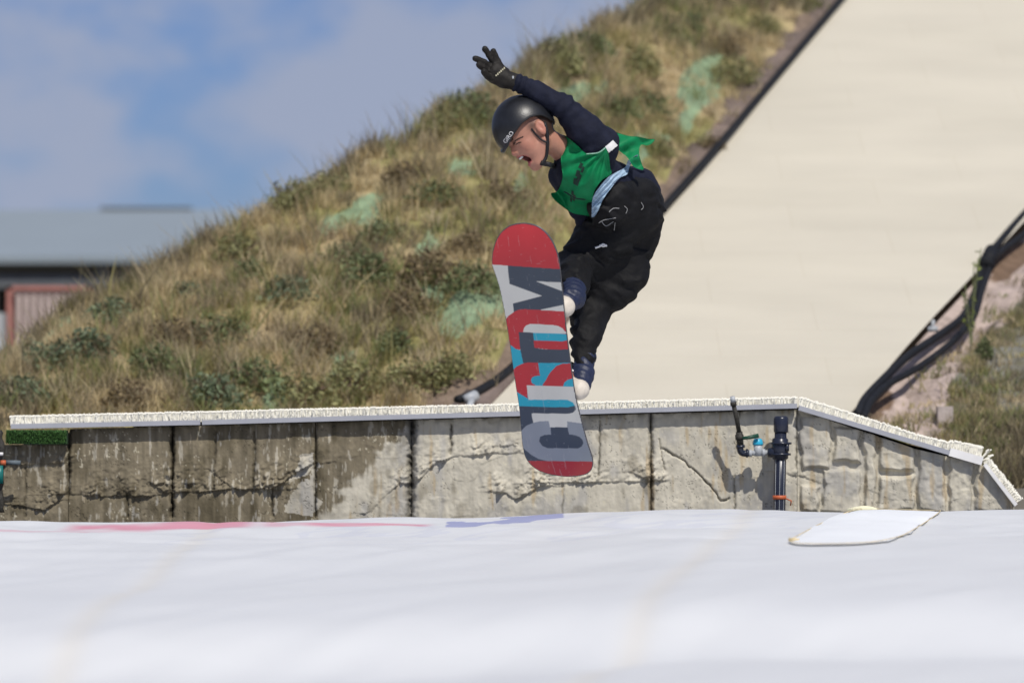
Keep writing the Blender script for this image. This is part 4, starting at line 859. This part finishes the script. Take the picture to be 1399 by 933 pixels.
# ---- gloves
v = Vol(np.array([(640-CX)*q_, 19.8, ZE+(600-132)*q_]), np.array([(722-CX)*q_, 20.1, ZE+(600-58)*q_]), .0034)
v.cap(R(706, 113, -.03), R(690, 108.5, -.03), 11.5*q_, 12*q_, .012)
hand(v, WR, 1.0, 4.7, PALM); v.cap(R(676, 107, -.035), R(688, 111, -.03), 8*q_, 10*q_, .01)
v.disp(lambda g: .0045*fbm(g*40, 3, 90)); V, F = v.mesh(); glove = mk('glove', V, F, M_glove, person); bvh_g = BVHTree.FromPolygons([Vector(a) for a in V], [tuple(int(i) for i in q) for q in F])
v = Vol(WRF-.13, WRF+.13, .006); v.cap(WRF+np.array([-.01, -.01, .02]), WRF+np.array([0, .02, -.02]), .044, .036, .02)
for i in range(4):
    o3 = np.array([.017*(i-1.5), .004*i, 0]); v.cap(WRF+o3, WRF+o3+np.array([.01, .04, -.055]), .016, .013, .004); v.cap(WRF+o3+np.array([.01, .04, -.055]), WRF+o3+np.array([-.002, .07, -.075]), .013, .012, .004)
v.cap(WRF, WRF+np.array([-.045, .02, -.04]), .017, .013, .006); V, F = v.mesh(); mk('glove', V, F, M_glove, person)
# ---- helmet
Hc = hp(7, 0, 19); hr_ = np.array([44, 35.5, 44])*q_
V = []; F = []; nph, nth = 96, 40
def lim(ph):      # lowest elevation of the shell, by azimuth (0 front)
    a = abs(math.degrees(ph)) % 360; a = min(a, 360-a)
    return math.radians(np.interp(a, [0, 25, 50, 75, 95, 115, 140, 180], [-13, -10, -2, 5, 5, -2, -22, -30]))
def helP(ph, el, sc=1.0):
    d = np.array([math.cos(el)*math.cos(ph), math.cos(el)*math.sin(ph), math.sin(el)]); x = d*hr_*sc
    return Hc+HF*x[0]+HL*x[1]+HU*x[2]
for sc in (1.0, .93):
    for i in range(nth+1):
        for j in range(nph):
            ph = 2*math.pi*j/nph; lo = lim(ph); el = math.pi/2+(lo-math.pi/2)*i/nth; V.append(helP(ph, el, sc))
m_ = (nth+1)*nph
for i in range(nth):
    for j in range(nph):
        a, b2 = i*nph+j, i*nph+(j+1) % nph; F += [(a, a+nph, b2+nph, b2), (m_+a, m_+b2, m_+b2+nph, m_+a+nph)]
for j in range(nph): a, b2 = nth*nph+j, nth*nph+(j+1) % nph; F.append((a, m_+a, m_+b2, b2))
helm = mk('helmet', V, F, M_helm, person); bvh_h = BVHTree.FromPolygons([Vector(a) for a in V], F)
MB().tube([helP(ph, lim(ph), .975) for ph in np.linspace(0, 2*math.pi, 97)], .0045, 8, False).build('rim', M_strap, helm)
MB().tube([helP(ph, lim(ph)-.02, 1.035) for ph in np.linspace(-.75, .75, 20)], [.003+.006*math.sin(i/19*math.pi) for i in range(20)], 8).build('brim', M_helm, helm)
def surf(bvh, px, py, off, default=None):
    h, _ = cast(bvh, px, py)
    if h is None: return default
    return np.array(h)+np.array([0, -off, 0])
def line_on(bvhs, pts, r, off, name, m, parent, n=24):
    P_ = []; last = None
    for x, y, _ in smoothline([(a, b, 0) for a, b in pts], n):
        c = [surf(b, x, y, off) for b in bvhs]; c = [q for q in c if q is not None]
        if c: last = min(c, key=lambda q: q[1])
        elif last is not None: last = W(x, y, last[1])
        if last is not None: P_.append(last.copy())
    ysm = np.convolve(np.pad([p[1] for p in P_], 3, mode='edge'), np.ones(7)/7, 'valid')
    P_ = [p*(yy/p[1])+np.array([0, 0, ZE])*(1-yy/p[1]) for p, yy in zip(P_, ysm)]
    return MB().tube(P_, r, 8).build(name, m, parent)
line_on([bvh_body], [(744, 168), (747, 180), (748, 193), (747, 208), (745, 217), (739, 225)], .0085, .004, 'chin_strap', M_strap, helm)
line_on([bvh_body], [(726, 176), (733, 185), (741, 192), (748, 195)], .0045, .004, 'chin_strap', M_strap, helm)
line_on([bvh_body, bvh_sh], [(739, 223), (745, 224), (751, 225), (757, 228)], .012, .004, 'strap_buckle', M_strap, helm)
for lp_, rr in zip(line_eye, (.0022, .0028)): line_on([bvh_body], list(lp_), rr, .0005, 'eyelash' if rr < .0025 else 'eyebrow', mat('hair_dark', (.035, .02, .014)), person, 10)
# lettering on the helmet
def textmesh(txt, size):
    cu = bpy.data.curves.new('t', 'FONT'); cu.body = txt; cu.size = size; cu.align_x = 'CENTER'; cu.align_y = 'CENTER'; cu.resolution_u = 3
    ob = bpy.data.objects.new('t', cu); col.objects.link(ob); dg = bpy.context.evaluated_depsgraph_get(); me = bpy.data.meshes.new_from_object(ob.evaluated_get(dg))
    V = np.array([v.co[:] for v in me.vertices]); F = [tuple(p.vertices) for p in me.polygons]; bpy.data.objects.remove(ob); bpy.data.curves.remove(cu); bpy.data.meshes.remove(me); return V, F
Vt, Ft = textmesh('GIRO', 8.0); Vt[:, 0] *= 18/(Vt[:, 0].max()-Vt[:, 0].min()); Vt[:, 1] *= 5.8/(Vt[:, 1].max()-Vt[:, 1].min())
ax_ = norm([10, -13]); ay_ = np.array([ax_[1], -ax_[0]])
PV = []
for a, b2, _ in Vt:
    x, y = 694.8+ax_[0]*a+ay_[0]*b2, 188.0+ax_[1]*a+ay_[1]*b2; s = surf(bvh_h, x, y, .0015); PV.append(s if s is not None else R(x, y, -.12))
mk('logo', PV, Ft, M_white, helm, False)
# marks on the glove
g_ = MB(); 
for i in range(7):
    x, y = 678+i*2.2, 103.5-i*2.0; s = surf(bvh_g, x, y, .002)
    if s is not None: g_.box(s, (.0032, .0015, .0035+.001*(i % 2)), None)
g_.build('lettering', mat('glove_print', (.45, .42, .30)), glove, False); g_ = MB()
for x, y in ((701, 106),):
    s = surf(bvh_g, x, y, .002)
    if s is None: s = surf(bvh_sh, x, y, .002)
    if s is not None: g_.box(s, (.004, .0015, .006)).build('cuff_logo', M_grey, glove, False)
pass
# ---- cloth sheets laid over the body
def sheet(name, poly, m, parent, bvhs, off=.01, step=1.0, fold=None, flat=None, thick=.003, smooth_it=12, cols=None):
    poly = [tuple(p[:2]) for p in smoothline([(a, b, 0) for a, b in poly]+[(*poly[0], 0)], len(poly)*8)[:-1]] if len(poly) > 5 else poly
    xs = np.arange(min(p[0] for p in poly)-1, max(p[0] for p in poly)+2, step); ys = np.arange(min(p[1] for p in poly)-1, max(p[1] for p in poly)+2, step)
    Xg, Yg = np.meshgrid(xs, ys); D = np.full(Xg.shape, np.nan)
    if flat is None:
        for i in range(Xg.shape[0]):
            for j in range(Xg.shape[1]):
                for b in bvhs:
                    h, _ = cast(b, Xg[i, j], Yg[i, j])
                    if h is not None: D[i, j] = h.y if np.isnan(D[i, j]) else min(D[i, j], h.y)
        known = ~np.isnan(D); D[~known] = np.nanmedian(D); D[~known] += .0
        for _ in range(250):
            Q = np.pad(D, 1, mode='edge'); av = (Q[:-2, 1:-1]+Q[2:, 1:-1]+Q[1:-1, :-2]+Q[1:-1, 2:])/4; D = np.where(known, D, av)
        for _ in range(smooth_it):
            Q = np.pad(D, 1, mode='edge'); D = np.minimum(D, (Q[:-2, 1:-1]+Q[2:, 1:-1]+Q[1:-1, :-2]+Q[1:-1, 2:])/4) if _ % 2 else (Q[:-2, 1:-1]+Q[2:, 1:-1]+Q[1:-1, :-2]+Q[1:-1, 2:])/4
        D -= off
    else: D = flat(Xg, Yg)
    if fold is not None: D = D+fold(Xg, Yg)
    ins = inpoly(Xg, Yg, poly); FQ = gridF(*Xg.shape); cx = Xg.ravel()[FQ].mean(1); cy = Yg.ravel()[FQ].mean(1); keep = inpoly(cx, cy, poly); FQ = FQ[keep]
    # snap stray border points to the outline
    pa = np.array(poly); Xf, Yf = Xg.ravel().copy(), Yg.ravel().copy(); used = np.unique(FQ); out = used[~ins.ravel()[used]]
    cnt = np.bincount(FQ.ravel(), minlength=Xf.size); bor = used[cnt[used] < 4]
    dense = np.concatenate([np.linspace(pa[i], pa[(i+1) % len(pa)], 8, endpoint=False) for i in range(len(pa))])
    for k in bor:
        dd = (dense[:, 0]-Xf[k])**2+(dense[:, 1]-Yf[k])**2; m2 = dd.argmin()
        if dd[m2] < (1.3*step)**2: Xf[k], Yf[k] = dense[m2]
    V = np.stack([(Xf-CX)/FP*D.ravel(), D.ravel(), ZE+(HY-Yf)/FP*D.ravel()], 1)
    rm = -np.ones(len(V), int); rm[used] = np.arange(len(used)); V = V[used]; FQ = rm[FQ]; n = len(V)
    Vb = V+np.array([0, thick, 0]); ed = {}
    for f in FQ:
        for a, b in zip(f, np.roll(f, -1)): ed[(int(a), int(b))] = 1
    side = [(b, a, a+n, b+n) for (a, b) in ed if (b, a) not in ed]
    Fa = np.concatenate([FQ[:, ::-1], FQ+n, np.array(side)]) ; return mk(name, np.concatenate([V, Vb]), Fa, m, parent)
BIB = [(769.4, 184), (768.5, 195), (768, 204), (766.5, 216), (767, 227.4), (768.8, 240), (766, 253), (760.4, 262), (752.7, 264.7), (758, 273.7), (770.7, 284), (783.6, 291.7), (802.8, 295), (808, 297), (809.5, 278), (811.8, 262), (822, 246.7), (835, 237.7), (833.7, 228.7), (832.5, 218), (831, 209.4), (826.5, 201.7), (817, 208), (801.6, 209.8), (788.7, 199), (779.7, 191.4)]
def bibfold(x, y):
    a = (x-828)*1.0; b = y-203; ang = np.arctan2(b, -a); r = np.hypot(a, b)
    f = .010*np.sin(ang*17+2.5*n2(x*.03, y*.03, 2, 5))*sst(5, 35, r)*np.exp(-r/75)*1.6
    f += .009*n2(x*.05+y*.02, y*.025, 3, 6)+.006*np.sin((y-x*.55)*.30+3*n2(x*.04, y*.04, 2, 7))*sst(255, 285, y)
    return f
bib = sheet('bib', BIB, M_bib, person, [bvh_sh], .016, 1.0, bibfold)
bvh_b = BVHTree.FromPolygons([Vector(v.co)+bib.parent.location for v in bib.data.vertices], [tuple(p.vertices) for p in bib.data.polygons])
FL = [(822.5, 174), (830, 172.7), (839, 179), (846.5, 182.5), (860, 186), (872, 187), (885.5, 190), (894.5, 190.7), (890, 196.7), (884, 199), (876.5, 198), (873.5, 203.5), (873.5, 212.5), (876.5, 223), (879, 232), (866, 228), (857, 215), (845, 205), (836, 192), (827, 180)]
sheet('bib_flap', FL, M_bib, bib, None, flat=lambda x, y: 20.16+.0014*(x-850)-.0012*(y-200)+.02*np.sin((x*.5+y)*.22)+.03*n2(x*.06, y*.06, 2, 8), step=1.0)
HM = [(808, 297), (808.5, 285), (809, 274), (813, 264), (819.5, 255), (826, 247), (833, 240.5), (841, 236), (849.5, 231.5), (855, 227.5), (857.7, 220), (864.5, 215), (872, 211.5), (866, 219), (860.5, 227.5), (857, 238), (848, 242.5), (841, 249), (836, 256), (829, 265), (822.5, 275.5), (817.5, 288), (812, 296)]
sheet('bib_lining', HM, M_pale, bib, [bvh_sh, bvh_p], .024, .9, lambda x, y: .006*np.sin((x+y)*.9+2*n2(x*.1, y*.1, 2, 4)))
sheet('bib_strap', [(826.5, 201), (837.5, 191.5), (844, 199), (832, 209)], M_white, bib, [bvh_sh], .014, .8)
sheet('pinnie_edge', [(801.6, 209.8), (817, 208), (826.5, 201.7), (827, 203), (817.5, 209.4), (802, 211)], mat('piping', (.25, .45, .35)), bib, [bvh_b, bvh_sh], .012, .7)
# dark printed characters on the bib, softened by its folds
for poly in ([(793, 222), (797, 224), (794, 231), (790, 229)], [(796, 227), (799, 229), (796, 237), (793, 235)], [(788, 232), (793, 234), (791, 243), (786, 241)], [(791, 237), (795, 240), (789, 255), (785, 251)], [(784, 243), (788, 245), (787, 254), (783, 251)],
             [(781, 260), (784, 262), (783, 268), (780, 266)], [(783, 265), (787, 268), (785, 276), (782, 273)], [(779, 268), (782, 270), (781, 277), (779, 275)]):
    sheet('printed_letter', poly, M_bibtext, bib, [bvh_b], .003, .8, smooth_it=0, thick=.001)
# trouser marks
line_on([bvh_p], [(813, 339), (819, 337), (824, 334), (829, 337)], .0045, .016, 'trouser_logo', M_white, pants, 12)
line_on([bvh_p], [(819, 335), (824, 337), (829, 335)], .004, .016, 'trouser_logo', M_white, pants, 8)
gm_ = mat('faded_print', (.35, .35, .35))
for pts in ([(818, 305), (825, 301), (841, 298)], [(841, 298), (840, 307), (839, 315)], [(822, 303), (828, 309), (838, 303)], [(832, 290), (838, 285), (846, 285)], [(853, 282), (857, 286), (855, 292)], [(876, 277), (879, 283), (876, 287)]):
    line_on([bvh_p], pts, .0015, .006, 'trouser_print', gm_, pants, 10)
